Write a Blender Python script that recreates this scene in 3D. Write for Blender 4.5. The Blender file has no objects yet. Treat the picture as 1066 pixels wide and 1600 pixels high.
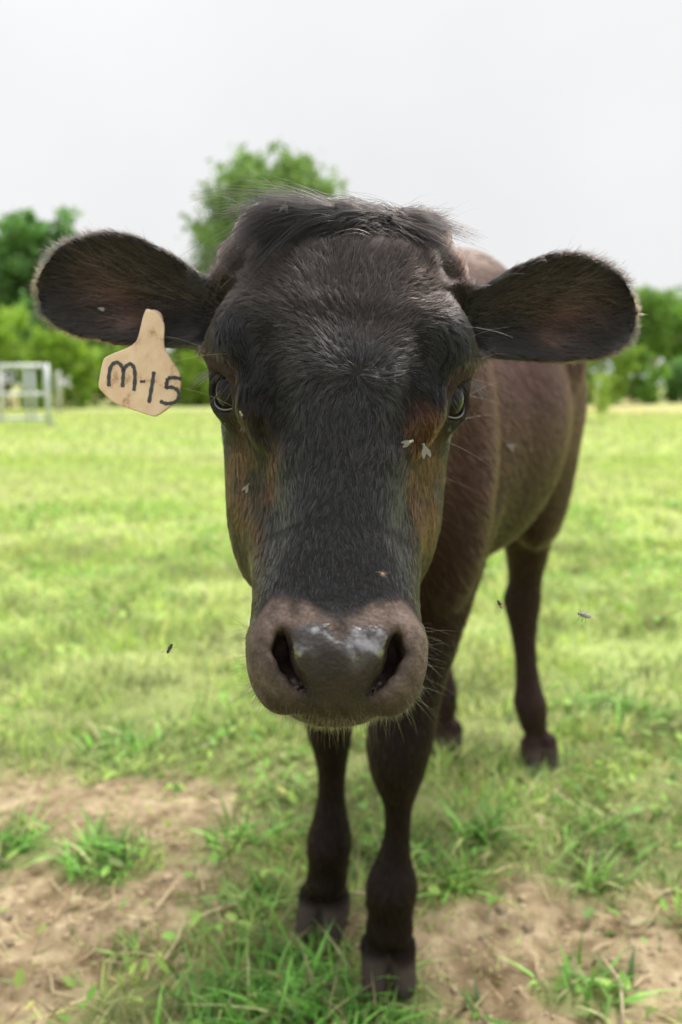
import bpy, math, random
import numpy as np
from mathutils import Vector, Matrix
from mathutils.kdtree import KDTree

random.seed(7)
RNG = np.random.default_rng(11)
sc = bpy.context.scene
COL = sc.collection
R = math.radians

# ------------------------------------------------------------------ camera, sky, sun, exposure
CAM_H = 0.9
cam_data = bpy.data.cameras.new('camera')
cam = bpy.data.objects.new('camera', cam_data)
COL.objects.link(cam)
cam_data.sensor_fit = 'VERTICAL'
cam_data.sensor_height = 36.0
cam_data.lens = 28.0
cam_data.clip_start = 0.02
cam_data.clip_end = 3000
cam.location = (0, 0, CAM_H)
cam.rotation_euler = (R(90 - 9.1), 0, 0)
cam_data.dof.use_dof = True
cam_data.dof.focus_distance = 0.56
cam_data.dof.aperture_fstop = 4.5
cam_data.dof.aperture_blades = 0
sc.camera = cam

world = bpy.data.worlds.new('World')
sc.world = world
world.use_nodes = True
wn, wl = world.node_tree.nodes, world.node_tree.links
wn.clear()
w_out = wn.new('ShaderNodeOutputWorld')
w_sky = wn.new('ShaderNodeTexSky')
w_sky.sky_type = 'NISHITA'
w_sky.sun_disc = False
w_sky.sun_elevation = R(58)
w_sky.sun_rotation = R(-40)
w_sky.air_density = 1.6
w_sky.dust_density = 4.0
w_b1 = wn.new('ShaderNodeBackground')
w_b1.inputs['Strength'].default_value = 0.10
wl.new(w_sky.outputs[0], w_b1.inputs['Color'])
# the cloud deck: an overcast dome, brighter towards the zenith, with faint cloud mottling
w_tc = wn.new('ShaderNodeTexCoord')
w_sep = wn.new('ShaderNodeSeparateXYZ')
wl.new(w_tc.outputs['Generated'], w_sep.inputs[0])
w_grad = wn.new('ShaderNodeMapRange')
w_grad.inputs['From Min'].default_value = 0.0
w_grad.inputs['From Max'].default_value = 1.0
w_grad.inputs['To Min'].default_value = 0.645
w_grad.inputs['To Max'].default_value = 1.7
w_sq = wn.new('ShaderNodeMath'); w_sq.operation = 'POWER'; w_sq.inputs[1].default_value = 4.0; w_sq.use_clamp = True
wl.new(w_sep.outputs['Z'], w_sq.inputs[0])
wl.new(w_sq.outputs[0], w_grad.inputs['Value'])
w_noise = wn.new('ShaderNodeTexNoise')
w_noise.inputs['Scale'].default_value = 2.2
w_noise.inputs['Detail'].default_value = 5
wl.new(w_tc.outputs['Generated'], w_noise.inputs['Vector'])
w_nr = wn.new('ShaderNodeMapRange')
w_nr.inputs['From Min'].default_value = 0.3
w_nr.inputs['From Max'].default_value = 0.7
w_nr.inputs['To Min'].default_value = 0.94
w_nr.inputs['To Max'].default_value = 1.04
wl.new(w_noise.outputs['Fac'], w_nr.inputs['Value'])
w_mul = wn.new('ShaderNodeMath')
w_mul.operation = 'MULTIPLY'
wl.new(w_grad.outputs[0], w_mul.inputs[0])
wl.new(w_nr.outputs[0], w_mul.inputs[1])
w_b2 = wn.new('ShaderNodeBackground')
w_b2.inputs['Color'].default_value = (0.985, 0.99, 1.0, 1)
wl.new(w_mul.outputs[0], w_b2.inputs['Strength'])
w_mix = wn.new('ShaderNodeMixShader')
w_mix.inputs[0].default_value = 0.96
wl.new(w_b1.outputs[0], w_mix.inputs[1])
wl.new(w_b2.outputs[0], w_mix.inputs[2])
wl.new(w_mix.outputs[0], w_out.inputs['Surface'])

sun_d = bpy.data.lights.new('sun', 'SUN')
sun_d.energy = 2.8
sun_d.angle = R(24)
sun_d.color = (1.0, 0.965, 0.91)
sun = bpy.data.objects.new('sun', sun_d)
COL.objects.link(sun)
sun.rotation_euler = (R(32), 0, R(-40 + 180))      # high, from behind the cow and to the left of the lens axis

sc.view_settings.view_transform = 'Standard'
sc.view_settings.look = 'None'
sc.view_settings.exposure = 0.50
sc.view_settings.gamma = 1.0
sc.view_settings.use_curve_mapping = False
sc.render.engine = 'CYCLES'
cy = sc.cycles
cy.use_denoising = True
try:
    cy.denoiser = 'OPENIMAGEDENOISE'
    cy.denoising_prefilter = 'ACCURATE'
except Exception:
    pass
cy.max_bounces = 10
cy.diffuse_bounces = 3
cy.glossy_bounces = 4
cy.transmission_bounces = 6
cy.transparent_max_bounces = 8
cy.use_adaptive_sampling = False
cy.sample_clamp_indirect = 6
try:
    sc.cycles_curves.shape = 'RIBBONS'
    sc.cycles_curves.subdivisions = 2
except Exception:
    pass

# ------------------------------------------------------------------ helpers
def tag(o, label=None, cat=None, group=None, kind=None):
    if label: o['label'] = label
    if cat: o['category'] = cat
    if group: o['group'] = group
    if kind: o['kind'] = kind
    return o

def empty(name, loc=(0, 0, 0)):
    o = bpy.data.objects.new(name, None)
    o.location = loc
    o.empty_display_size = 0.05
    COL.objects.link(o)
    return o

def mesh_np(name, verts, quads=None, tris=None, mat=None, parent=None, smooth=True, colors=None, extra=None, loc=None):
    me = bpy.data.meshes.new(name)
    verts = np.asarray(verts, np.float32).reshape(-1, 3)
    nq = 0 if quads is None else len(quads)
    nt = 0 if tris is None else len(tris)
    idx = []
    if nq: idx.append(np.asarray(quads, np.int32).reshape(-1))
    if nt: idx.append(np.asarray(tris, np.int32).reshape(-1))
    idx = np.concatenate(idx)
    starts = np.concatenate([np.arange(nq) * 4, nq * 4 + np.arange(nt) * 3]).astype(np.int32)
    me.vertices.add(len(verts)); me.vertices.foreach_set('co', verts.reshape(-1))
    me.loops.add(len(idx)); me.loops.foreach_set('vertex_index', idx)
    me.polygons.add(nq + nt); me.polygons.foreach_set('loop_start', starts)
    if smooth:
        me.polygons.foreach_set('use_smooth', np.ones(nq + nt, bool))
    me.update(calc_edges=True)
    me.validate()
    if colors is not None:
        at = me.color_attributes.new('tone', 'FLOAT_COLOR', 'POINT')
        c4 = np.ones((len(verts), 4), np.float32); c4[:, :3] = colors
        at.data.foreach_set('color', c4.reshape(-1))
    for k, v in (extra or {}).items():
        at = me.attributes.new(k, 'FLOAT', 'POINT')
        at.data.foreach_set('value', np.asarray(v, np.float32))
    if mat: me.materials.append(mat)
    o = bpy.data.objects.new(name, me)
    COL.objects.link(o)
    if parent: o.parent = parent
    if loc is not None: o.location = loc
    return o

class MB:
    """collects simple shapes into one mesh"""
    def __init__(s): s.v, s.q, s.t, s.n = [], [], [], 0
    def add(s, v, q=None, t=None):
        v = np.asarray(v, np.float32)
        s.v.append(v)
        if q is not None and len(q): s.q.append(np.asarray(q, np.int32) + s.n)
        if t is not None and len(t): s.t.append(np.asarray(t, np.int32) + s.n)
        s.n += len(v)
    def tube(s, pts, rad, seg=8, cap=True):
        pts = np.asarray(pts, np.float64); n = len(pts)
        rad = np.broadcast_to(np.asarray(rad, np.float64), (n,))
        tan = np.gradient(pts, axis=0); tan /= np.linalg.norm(tan, axis=1)[:, None] + 1e-12
        up = np.array([0, 0, 1.0]) if abs(tan[0][2]) < .9 else np.array([1.0, 0, 0])
        V = []
        for i in range(n):
            x = np.cross(tan[i], up); x /= np.linalg.norm(x) + 1e-12
            y = np.cross(x, tan[i]); up = y
            an = np.arange(seg) * 2 * math.pi / seg
            V.append(pts[i] + rad[i] * (np.cos(an)[:, None] * x + np.sin(an)[:, None] * y))
        Q = []
        for i in range(n - 1):
            for k in range(seg):
                k2 = (k + 1) % seg
                Q.append((i * seg + k, i * seg + k2, (i + 1) * seg + k2, (i + 1) * seg + k))
        V = np.concatenate(V)
        T = []
        if cap:
            V = np.concatenate([V, pts[:1], pts[-1:]])
            for k in range(seg):
                k2 = (k + 1) % seg
                T.append((n * seg, k2, k)); T.append((n * seg + 1, (n - 1) * seg + k, (n - 1) * seg + k2))
        s.add(V, Q, T)
    def ellipsoid(s, c, r, rot=None, nu=12, nv=8):
        V = []
        for j in range(nv + 1):
            th = math.pi * j / nv
            for i in range(nu):
                ph = 2 * math.pi * i / nu
                V.append((math.sin(th) * math.cos(ph), math.sin(th) * math.sin(ph), math.cos(th)))
        V = np.array(V) * np.asarray(r)
        if rot is not None: V = V @ np.asarray(rot).T
        V = V + np.asarray(c)
        Q = [(j * nu + i, j * nu + (i + 1) % nu, (j + 1) * nu + (i + 1) % nu, (j + 1) * nu + i) for j in range(nv) for i in range(nu)]
        s.add(V, Q)
    def build(s, name, mat, parent=None, smooth=True, loc=None):
        return mesh_np(name, np.concatenate(s.v), np.concatenate(s.q) if s.q else None, np.concatenate(s.t) if s.t else None, mat, parent, smooth, loc=loc)

def new_mat(name):
    m = bpy.data.materials.new(name)
    m.use_nodes = True
    nt = m.node_tree
    bs = nt.nodes['Principled BSDF']
    return m, nt.nodes, nt.links, bs

def simple(name, col, rough=0.6, metal=0.0, noise=0.0, scale=20.0, bump=0.0, coat=0.0):
    m, n, l, b = new_mat(name)
    b.inputs['Roughness'].default_value = rough
    b.inputs['Metallic'].default_value = metal
    b.inputs['Coat Weight'].default_value = coat
    b.inputs['Base Color'].default_value = (*col, 1)
    if noise or bump:
        tc = n.new('ShaderNodeTexCoord'); nz = n.new('ShaderNodeTexNoise')
        nz.inputs['Scale'].default_value = scale; nz.inputs['Detail'].default_value = 6
        l.new(tc.outputs['Object'], nz.inputs['Vector'])
        if noise:
            cr = n.new('ShaderNodeValToRGB')
            cr.color_ramp.elements[0].position = .3; cr.color_ramp.elements[1].position = .7
            cr.color_ramp.elements[0].color = tuple(c * (1 - noise) for c in col) + (1,)
            cr.color_ramp.elements[1].color = tuple(min(1, c * (1 + noise)) for c in col) + (1,)
            l.new(nz.outputs['Fac'], cr.inputs['Fac']); l.new(cr.outputs['Color'], b.inputs['Base Color'])
        if bump:
            bp = n.new('ShaderNodeBump'); bp.inputs['Strength'].default_value = bump
            l.new(nz.outputs['Fac'], bp.inputs['Height']); l.new(bp.outputs[0], b.inputs['Normal'])
    return m

def leaf_mat(name, transl=0.35, rough=0.55):
    m, n, l, b = new_mat(name)
    at = n.new('ShaderNodeAttribute'); at.attribute_name = 'tone'
    l.new(at.outputs['Color'], b.inputs['Base Color'])
    b.inputs['Roughness'].default_value = rough
    b.inputs['Specular IOR Level'].default_value = 0.3
    tr = n.new('ShaderNodeBsdfTranslucent')
    hs = n.new('ShaderNodeHueSaturation'); hs.inputs['Saturation'].default_value = 1.1; hs.inputs['Value'].default_value = 1.3
    l.new(at.outputs['Color'], hs.inputs['Color']); l.new(hs.outputs[0], tr.inputs['Color'])
    mx = n.new('ShaderNodeMixShader'); mx.inputs[0].default_value = transl
    l.new(b.outputs[0], mx.inputs[1]); l.new(tr.outputs[0], mx.inputs[2])
    l.new(mx.outputs[0], n['Material Output'].inputs['Surface'])
    return m

_ND = RNG.normal(size=(24, 3)); _NP = RNG.uniform(0, 6.28, 24)
def wob(p, freq, k=6, off=0):
    """cheap smooth noise about -1..1"""
    p = np.asarray(p, np.float64)
    o = np.zeros(len(p))
    for i in range(k):
        j = (i + off) % 24
        o += np.sin(p @ (_ND[j][:p.shape[1]] * freq * (0.7 + .12 * i)) + _NP[j])
    return o / (k ** .5 * 0.9)

def sstep(a, b, x):
    t = np.clip((x - a) / (b - a + 1e-12), 0, 1)
    return t * t * (3 - 2 * t)

# ------------------------------------------------------------------ the ground
def dirt_mask(x, y):
    p = np.stack([x, y], 1)
    nz = wob(p, 3.2, 6, 2) * .5 + wob(p, 9, 6, 9) * .32 + wob(p, 24, 6, 5) * .2
    def blob(cx, cy, rx, ry): return 1 - np.sqrt(((x - cx) / rx) ** 2 + ((y - cy) / ry) ** 2)
    d = np.maximum.reduce([blob(-.60, 1.26, .72, .58), blob(-.36, 1.55, .36, .24) * 1.2, blob(.40, 1.15, .46, .28), blob(.75, 1.2, .45, .26), blob(-.9, 1.1, .5, .5),
                           blob(.95, 1.05, .5, .3)])
    d = np.maximum(d, blob(-.02, 1.22, .16, .12) * .8)
    d = d - .75 * np.maximum(0, blob(-.06, 1.06, .22, .12) * 1.6) - .9 * np.maximum(0, blob(-.45, 1.41, .13, .09) * 2) \
          - .9 * np.maximum(0, blob(-.68, 1.44, .14, .1) * 2) - .7 * np.maximum(0, blob(.36, 1.07, .1, .05) * 2)
    far = wob(p, .8, 6, 14) * .5 + wob(p, 2.2, 6, 3) * .4
    base = sstep(.04, .36, d + nz * .26)
    return np.clip(np.maximum(base, .55 * sstep(1.05, 1.5, far + .35) * sstep(3.2, 2.0, y)), 0, 1)

def axis(segs):
    out = []
    for a, b, n in segs: out.append(np.linspace(a, b, n, endpoint=False))
    return np.concatenate(out + [[segs[-1][1]]])
gx = axis([(-600, -60, 12), (-60, -8, 26), (-8, -2.2, 30), (-2.2, 2.2, 280), (2.2, 8, 30), (8, 60, 26), (60, 600, 12)])
gy = axis([(-300, -2, 10), (-2, .6, 12), (.6, 3.2, 190), (3.2, 9, 50), (9, 60, 50), (60, 900, 20)])
GX, GY = np.meshgrid(gx, gy)
gp = np.stack([GX.ravel(), GY.ravel()], 1)
def ground_z(x, y):
    p = np.stack([x, y], 1)
    near = sstep(14, 3, np.hypot(x, y))
    return near * (.006 * wob(p, 5, 6, 4) + .004 * wob(p, 17, 6, 11) + (.0045 * wob(p, 46, 6, 1) + .003 * wob(p, 105, 6, 7)) * (.25 + .75 * dirt_mask(x, y))) - .004
gz = ground_z(gp[:, 0], gp[:, 1])
nx_, ny_ = len(gx), len(gy)
ii = (np.arange(ny_ - 1)[:, None] * nx_ + np.arange(nx_ - 1)[None]).ravel()
gq = np.stack([ii, ii + 1, ii + 1 + nx_, ii + nx_], 1)
m_ground, n, l, b = new_mat('pasture_soil')
at = n.new('ShaderNodeAttribute'); at.attribute_name = 'dirt'
tc = n.new('ShaderNodeTexCoord')
n1 = n.new('ShaderNodeTexNoise'); n1.inputs['Scale'].default_value = 22; n1.inputs['Detail'].default_value = 9; n1.inputs['Roughness'].default_value = .65
n2 = n.new('ShaderNodeTexNoise'); n2.inputs['Scale'].default_value = .55; n2.inputs['Detail'].default_value = 6
n3 = n.new('ShaderNodeTexNoise'); n3.inputs['Scale'].default_value = 3.5; n3.inputs['Detail'].default_value = 8; n3.inputs['Roughness'].default_value = .7
for q in (n1, n2, n3): l.new(tc.outputs['Object'], q.inputs['Vector'])
def ramp(src, stops):
    cr = n.new('ShaderNodeValToRGB')
    e = cr.color_ramp.elements
    e[0].position, e[0].color = stops[0][0], (*stops[0][1], 1)
    e[1].position, e[1].color = stops[-1][0], (*stops[-1][1], 1)
    for pos, c in stops[1:-1]:
        k = e.new(pos); k.color = (*c, 1)
    l.new(src, cr.inputs['Fac'])
    return cr.outputs['Color']
c_soil = ramp(n1.outputs['Fac'], [(.32, (.13, .09, .05)), (.47, (.30, .230, .140)), (.66, (.48, .385, .25))])
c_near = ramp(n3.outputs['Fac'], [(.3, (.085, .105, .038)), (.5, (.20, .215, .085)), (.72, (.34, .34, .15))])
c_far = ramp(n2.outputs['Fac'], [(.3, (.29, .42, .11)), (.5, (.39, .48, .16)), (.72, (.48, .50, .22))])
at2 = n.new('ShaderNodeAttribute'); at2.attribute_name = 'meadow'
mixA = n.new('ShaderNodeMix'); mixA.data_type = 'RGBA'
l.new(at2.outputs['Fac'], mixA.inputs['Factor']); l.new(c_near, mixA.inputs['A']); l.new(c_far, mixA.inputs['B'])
at3 = n.new('ShaderNodeAttribute'); at3.attribute_name = 'straw'
mixB = n.new('ShaderNodeMix'); mixB.data_type = 'RGBA'
l.new(at3.outputs['Fac'], mixB.inputs['Factor']); l.new(mixA.outputs['Result'], mixB.inputs['A']); mixB.inputs['B'].default_value = (.50, .42, .20, 1)
n4 = n.new('ShaderNodeTexNoise'); n4.inputs['Scale'].default_value = 7; n4.inputs['Detail'].default_value = 5; l.new(tc.outputs['Object'], n4.inputs['Vector'])
c_mot = ramp(n4.outputs['Fac'], [(.35, (.62, .58, .54)), (.6, (1.12, 1.12, 1.12))])
mot = n.new('ShaderNodeMixRGB'); mot.blend_type = 'MULTIPLY'; mot.inputs['Fac'].default_value = 1
l.new(c_soil, mot.inputs[1]); l.new(c_mot, mot.inputs[2]); c_soil = mot.outputs[0]
mixC = n.new('ShaderNodeMix'); mixC.data_type = 'RGBA'
l.new(at.outputs['Fac'], mixC.inputs['Factor']); l.new(mixB.outputs['Result'], mixC.inputs['A']); l.new(c_soil, mixC.inputs['B'])
l.new(mixC.outputs['Result'], b.inputs['Base Color'])
b.inputs['Roughness'].default_value = .95
b.inputs['Specular IOR Level'].default_value = .1
bp = n.new('ShaderNodeBump'); bp.inputs['Strength'].default_value = .6; bp.inputs['Distance'].default_value = .02
l.new(n1.outputs['Fac'], bp.inputs['Height']); l.new(bp.outputs[0], b.inputs['Normal'])
yy = gp[:, 1]; rr = np.hypot(gp[:, 0], yy)
straw = sstep(17, 30, rr) * (.65 + .3 * wob(gp, .18, 6, 6))
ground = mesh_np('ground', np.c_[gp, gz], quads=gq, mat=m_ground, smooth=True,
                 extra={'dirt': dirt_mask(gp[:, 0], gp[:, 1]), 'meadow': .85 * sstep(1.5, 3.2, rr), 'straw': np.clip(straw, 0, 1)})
tag(ground, 'pasture ground with bare tan dirt patches and green turf', kind='structure')

# ------------------------------------------------------------------ grass (uncountable)
m_grass = leaf_mat('grass_blade', .40, .5)
m_straw = leaf_mat('dry_stalk', .2, .7)

def blades(x, y, length, width, lean, col, jit=.25, curl=1.0, seg=3):
    """arrays of tapered, bent blades -> verts, quads, tris, colours"""
    N = len(x)
    az = RNG.uniform(0, 2 * math.pi, N)
    face = az + RNG.normal(0, .6, N) + math.pi / 2
    dx, dy = np.cos(az), np.sin(az)
    fx, fy = np.cos(face), np.sin(face)
    z0 = ground_z(x, y) - .004
    V = np.zeros((N, seg * 2 + 1, 3), np.float32)
    for k in range(seg + 1):
        t = k / seg
        out = length * lean * (t * .5 + t * t * .7 * curl)
        up = length * (t - .32 * lean * curl * t * t) * np.sqrt(np.maximum(.25, 1 - .35 * lean * lean))
        cx, cy, cz = x + dx * out, y + dy * out, z0 + up
        w = width * (1 - t ** 1.6) * .5 * (.75 + .25 * math.sin(math.pi * min(1, t * 1.4)))
        if k < seg:
            V[:, 2 * k] = np.stack([cx - fx * w, cy - fy * w, cz], 1)
            V[:, 2 * k + 1] = np.stack([cx + fx * w, cy + fy * w, cz], 1)
        else:
            V[:, 2 * k] = np.stack([cx, cy, cz], 1)
    base = np.arange(N)[:, None] * (2 * seg + 1)
    Q = np.concatenate([base + np.array([[2 * k, 2 * k + 1, 2 * k + 3, 2 * k + 2]]) for k in range(seg - 1)])
    T = base + np.array([[2 * seg - 2, 2 * seg - 1, 2 * seg]])
    c = np.asarray(col) * 1.08 * np.exp(RNG.normal(-.04, jit * 1.35, (N, 1))).clip(.35, 2.0)
    C = np.repeat(c[:, None, :], 2 * seg + 1, 1)
    return V.reshape(-1, 3), Q, T, C.reshape(-1, 3).clip(0.01, .8)

def join(parts):
    V, Q, T, C, o = [], [], [], [], 0
    for v, q, t, c in parts:
        V.append(v); Q.append(q + o); T.append(t + o); C.append(c); o += len(v)
    return np.concatenate(V), np.concatenate(Q), np.concatenate(T), np.concatenate(C)

GREEN = np.array([.27, .43, .10]); LIME = np.array([.415, .525, .14]); PALE = np.array([.50, .50, .26]); STRAWC = np.array([.52, .43, .24]); DEEP = np.array([.06, .16, .03])
def wedge(n, y0, y1, extra=.9, slope=.47):
    """points over the visible wedge plus a margin on both sides, uniform by area"""
    y = np.sqrt(RNG.uniform(y0 * y0, y1 * y1, n)) if y1 / y0 > 1.5 else RNG.uniform(y0, y1, n)
    x = RNG.uniform(-1, 1, n) * (slope * y + extra)
    return x, y

def grass_colour(x, y):
    p = np.stack([x, y], 1)
    a = sstep(-.9, .9, wob(p, 1.6, 6, 8))[:, None]
    b_ = sstep(-.2, 1.3, wob(p, 4.1, 6, 15))[:, None]
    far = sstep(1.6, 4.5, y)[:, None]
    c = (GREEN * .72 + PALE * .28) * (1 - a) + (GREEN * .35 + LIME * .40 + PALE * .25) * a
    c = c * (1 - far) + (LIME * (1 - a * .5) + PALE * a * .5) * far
    c = c * (1 - .45 * b_) + PALE * .45 * b_
    m1 = wob(p, 14, 6, 10)[:, None]; m2 = wob(p, 34, 6, 17)[:, None]
    nr_ = 1 - .75 * sstep(3, 8, y)[:, None]
    c = c * (1 + (.30 * m1 + .34 * m2) * nr_).clip(.35, 1.7)
    c = c * (1 - .5 * sstep(.5, 1.3, m1)) + LIME * np.array([.7, .95, .5]) * .5 * sstep(.5, 1.3, m1)
    pick = RNG.random((len(x), 1))
    c = np.where(pick < .08 + .10 * sstep(2.4, 1.2, y)[:, None], STRAWC * .85, c)
    c = np.where(pick > .93, DEEP + .03, c)
    return c

def field(n, y0, y1, lmin, lmax, w, keep_dirt=.04, clump=0.0, extra=.9, lean=(.3, 1.0)):
    x, y = wedge(n, y0, y1, extra)
    d = dirt_mask(x, y)
    p = np.stack([x, y], 1)
    cl = np.clip(sstep(-1.0, .8, wob(p, 7, 6, 12)) * .6 + .6 * sstep(-.5, 1.0, wob(p, 22, 6, 19)), 0, 1.2)
    cl = cl + (.8 - cl) * .6 * sstep(3, 8, y)
    keep = RNG.random(n) < np.maximum((1 - d) * (1 - clump + clump * cl), keep_dirt)
    x, y, d, cl = x[keep], y[keep], d[keep], cl[keep]
    L = RNG.uniform(lmin, lmax, len(x)) * (.55 + .6 * cl) * (1 - .62 * d)
    return blades(x, y, L, RNG.uniform(.6, 1.3, len(x)) * w, RNG.uniform(*lean, len(x)), grass_colour(x, y))

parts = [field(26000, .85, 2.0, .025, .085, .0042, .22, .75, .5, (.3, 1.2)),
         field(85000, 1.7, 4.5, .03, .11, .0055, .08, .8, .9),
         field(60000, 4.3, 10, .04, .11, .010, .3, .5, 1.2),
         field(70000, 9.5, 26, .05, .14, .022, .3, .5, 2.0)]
V, Q, T, C = join(parts)
g = mesh_np('grass', V, Q, T, m_grass, colors=C)
tag(g, 'short green pasture grass covering the field', 'grass', kind='stuff')

# low broad-leaved ground cover among the blades (uncountable)
N = 30000
x, y = wedge(N, .95, 6.0, .8)
p_ = np.stack([x, y], 1)
k_ = (RNG.random(N) < sstep(.0, 1.0, wob(p_, 11, 6, 21) + .25) * (1 - .8 * dirt_mask(x, y)))
x, y = x[k_], y[k_]; N = len(x)
sz = RNG.uniform(.006, .016, N) * (1 + .12 * y)
az = RNG.uniform(0, 6.28, N); el = RNG.uniform(.1, .9, N)
ax1 = np.stack([np.cos(az) * np.cos(el), np.sin(az) * np.cos(el), np.sin(el)], 1)
ax2 = np.stack([-np.sin(az), np.cos(az), RNG.normal(0, .25, N)], 1)
c0 = np.stack([x, y, ground_z(x, y) + RNG.uniform(.004, .045, N)], 1)
V = np.stack([c0 - ax1 * sz[:, None], c0 - ax1 * sz[:, None] * .3 + ax2 * sz[:, None] * .5, c0 + ax1 * sz[:, None] * .5 + ax2 * sz[:, None] * .38, c0 + ax1 * sz[:, None] - np.array([0, 0, .3]) * sz[:, None],
              c0 + ax1 * sz[:, None] * .5 - ax2 * sz[:, None] * .38, c0 - ax1 * sz[:, None] * .3 - ax2 * sz[:, None] * .5], 1)
base = np.arange(N)[:, None] * 6
Q = np.concatenate([base + np.array([[0, 1, 2, 3]]), base + np.array([[0, 3, 4, 5]])])
lc = np.where(RNG.random((N, 1)) < .5, np.array([.23, .42, .09]), np.array([.36, .52, .13])) * np.exp(RNG.normal(0, .3, (N, 1)))
lc = np.where(RNG.random((N, 1)) < .06, np.array([.52, .46, .28]), lc)
o = mesh_np('ground_cover', V.reshape(-1, 3), Q, None, m_grass, colors=np.repeat(lc[:, None], 6, 1).reshape(-1, 3).clip(.02, .75), smooth=False)
tag(o, 'low broad leaves of clover and weeds between the grass blades', 'ground cover', kind='stuff')

# lush tufts in the foreground: each a tuft of broad arching blades
tufts = [(-.10, 1.055, .10, 150, .105, 1), (.005, 1.045, .07, 90, .10, 1), (-.19, 1.04, .07, 60, .08, 1), (-.05, 1.12, .05, 60, .085, 1),
         (-.45, 1.41, .075, 120, .085, 1), (-.69, 1.45, .09, 110, .085, 1), (.38, 1.075, .07, 60, .06, .9), (.20, 1.035, .03, 22, .05, 1),
         (.28, 1.47, .06, 80, .12, .8), (.20, 1.33, .05, 60, .09, .7), (.52, 1.5, .08, 80, .09, .8), (.62, 1.27, .08, 60, .07, .6), (-.36, 1.17, .04, 26, .05, .6),
         (-.2, 1.46, .07, 70, .08, .9), (.13, 1.42, .05, 60, .09, .9), (.47, 1.33, .05, 40, .08, .6), (-.55, 1.9, .1, 90, .09, .9), (.75, 2.1, .12, 110, .11, .8), (-.14, 1.28, .06, 50, .07, .8), (-.58, 1.13, .03, 16, .04, .6), (.082, 1.03, .03, 26, .055, .9)]
for k, (cx, cy, rad, nb, ln, vivid) in enumerate(tufts):
    x = cx + RNG.normal(0, rad * .5, nb); y = cy + RNG.normal(0, rad * .4, nb)
    nb = int(nb * .8); x, y = x[:nb], y[:nb]
    col = np.array([.19, .40, .085]) * vivid + np.array([.2, .24, .09]) * (1 - vivid)
    v, q, t, c = blades(x, y, RNG.uniform(.5, 1.15, nb) * ln, RNG.uniform(.006, .0125, nb), RNG.uniform(.3, 1.25, nb), np.where(RNG.random((nb, 1)) < .14, np.array([.42, .42, .20]), col[None]), .35, 1.3, 4)
    o = mesh_np('grass_tuft', v, q, t, m_grass, colors=c)
    where = ['lush bright green tuft just in front of the hooves', 'green tuft touching the foremost hoof', 'green tuft to the left of the foremost hoof', 'small green tuft between the lush tuft and rear front hoof',
             'round green tuft alone on the bare dirt at lower left', 'green tuft on the dirt at the left edge', 'low leafy tuft on the dirt at lower right', 'tiny green tuft beside the foremost hoof on its right',
             'upright grass tuft behind the foremost leg on the right', 'thin pale tuft right of the foremost leg', 'tuft in the green turf at the right, below the hind hoof', 'sparse pale tuft at the right edge of the dirt',
             'sparse tuft in the left dirt patch near the lush tuft', 'green tuft left of the rear front leg', 'tuft just behind the foremost leg', 'sparse pale tuft at the far rim of the right dirt patch',
             'leafy tuft beyond the left dirt patch', 'tall tuft in the turf right of the hind hoof', 'tuft at the dirt rim left of the front legs', 'very small tuft in the middle of the left dirt', 'small tuft right at the toe of the foremost hoof'][k]
    tag(o, where, 'grass tuft', 'grass tufts in the foreground')

# soil clods on the bare patches (uncountable)
N = 5200
x = RNG.uniform(-1.3, 1.3, N); y = RNG.uniform(.9, 1.8, N)
k_ = RNG.random(N) < dirt_mask(x, y) * .8
x, y = x[k_], y[k_]; N = len(x)
r_c = np.exp(RNG.normal(-5.5, .55, N)).clip(.0015, .014)
octa = np.array([[1, 0, 0], [0, 1, 0], [-1, 0, 0], [0, -1, 0], [0, 0, 1], [.7, .7, .5], [-.7, .6, .5], [-.6, -.7, .55], [.7, -.6, .5]])
V = octa[None] * r_c[:, None, None] * RNG.uniform(.6, 1.3, (N, 9, 1)) * np.array([1, 1, .6])
V = V + np.stack([x, y, ground_z(x, y) - .001], 1)[:, None]
tf = np.array([[0, 1, 5], [1, 2, 6], [2, 3, 7], [3, 0, 8], [5, 1, 4], [1, 6, 4], [6, 2, 4], [2, 7, 4], [7, 3, 4], [3, 8, 4], [8, 0, 4], [0, 5, 4]])
T = (np.arange(N)[:, None, None] * 9 + tf[None]).reshape(-1, 3)
C = np.repeat((np.array([.40, .30, .19]) * RNG.uniform(.55, 1.25, (N, 1)))[:, None], 9, 1).reshape(-1, 3)
m_clod, n, l, b = new_mat('soil_clod')
ac = n.new('ShaderNodeAttribute'); ac.attribute_name = 'tone'; l.new(ac.outputs['Color'], b.inputs['Base Color']); b.inputs['Roughness'].default_value = .95
o = mesh_np('soil_crumbs', V.reshape(-1, 3), None, T, m_clod, colors=C, smooth=False)
tag(o, 'crumbs and clods of tan soil on the bare patches', 'soil', kind='stuff')

# dry stalks lying about on the dirt
parts = []
N = 900
x = np.concatenate([RNG.uniform(-1.1, .05, N // 2), RNG.uniform(.1, 1.2, N // 2)]); y = RNG.uniform(.95, 1.6, N)
az = RNG.uniform(0, 6.28, N); Ls = RNG.uniform(.02, .09, N); zc = ground_z(x, y) + RNG.uniform(.001, .012, N)
V = np.zeros((N, 7, 3), np.float32)
bend = RNG.normal(0, .45, N); WS = np.exp(RNG.normal(-7.0, .5, N)).clip(.0004, .0032)
for kk in range(3):
    t = kk / 3 - .5
    cxx = x + np.cos(az) * Ls * t - np.sin(az) * bend * Ls * t * t; cyy = y + np.sin(az) * Ls * t + np.cos(az) * bend * Ls * t * t
    w = WS * (1 - kk * .2)
    V[:, 2 * kk] = np.stack([cxx + np.sin(az) * w, cyy - np.cos(az) * w, zc], 1); V[:, 2 * kk + 1] = np.stack([cxx - np.sin(az) * w, cyy + np.cos(az) * w, zc + .001], 1)
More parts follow.
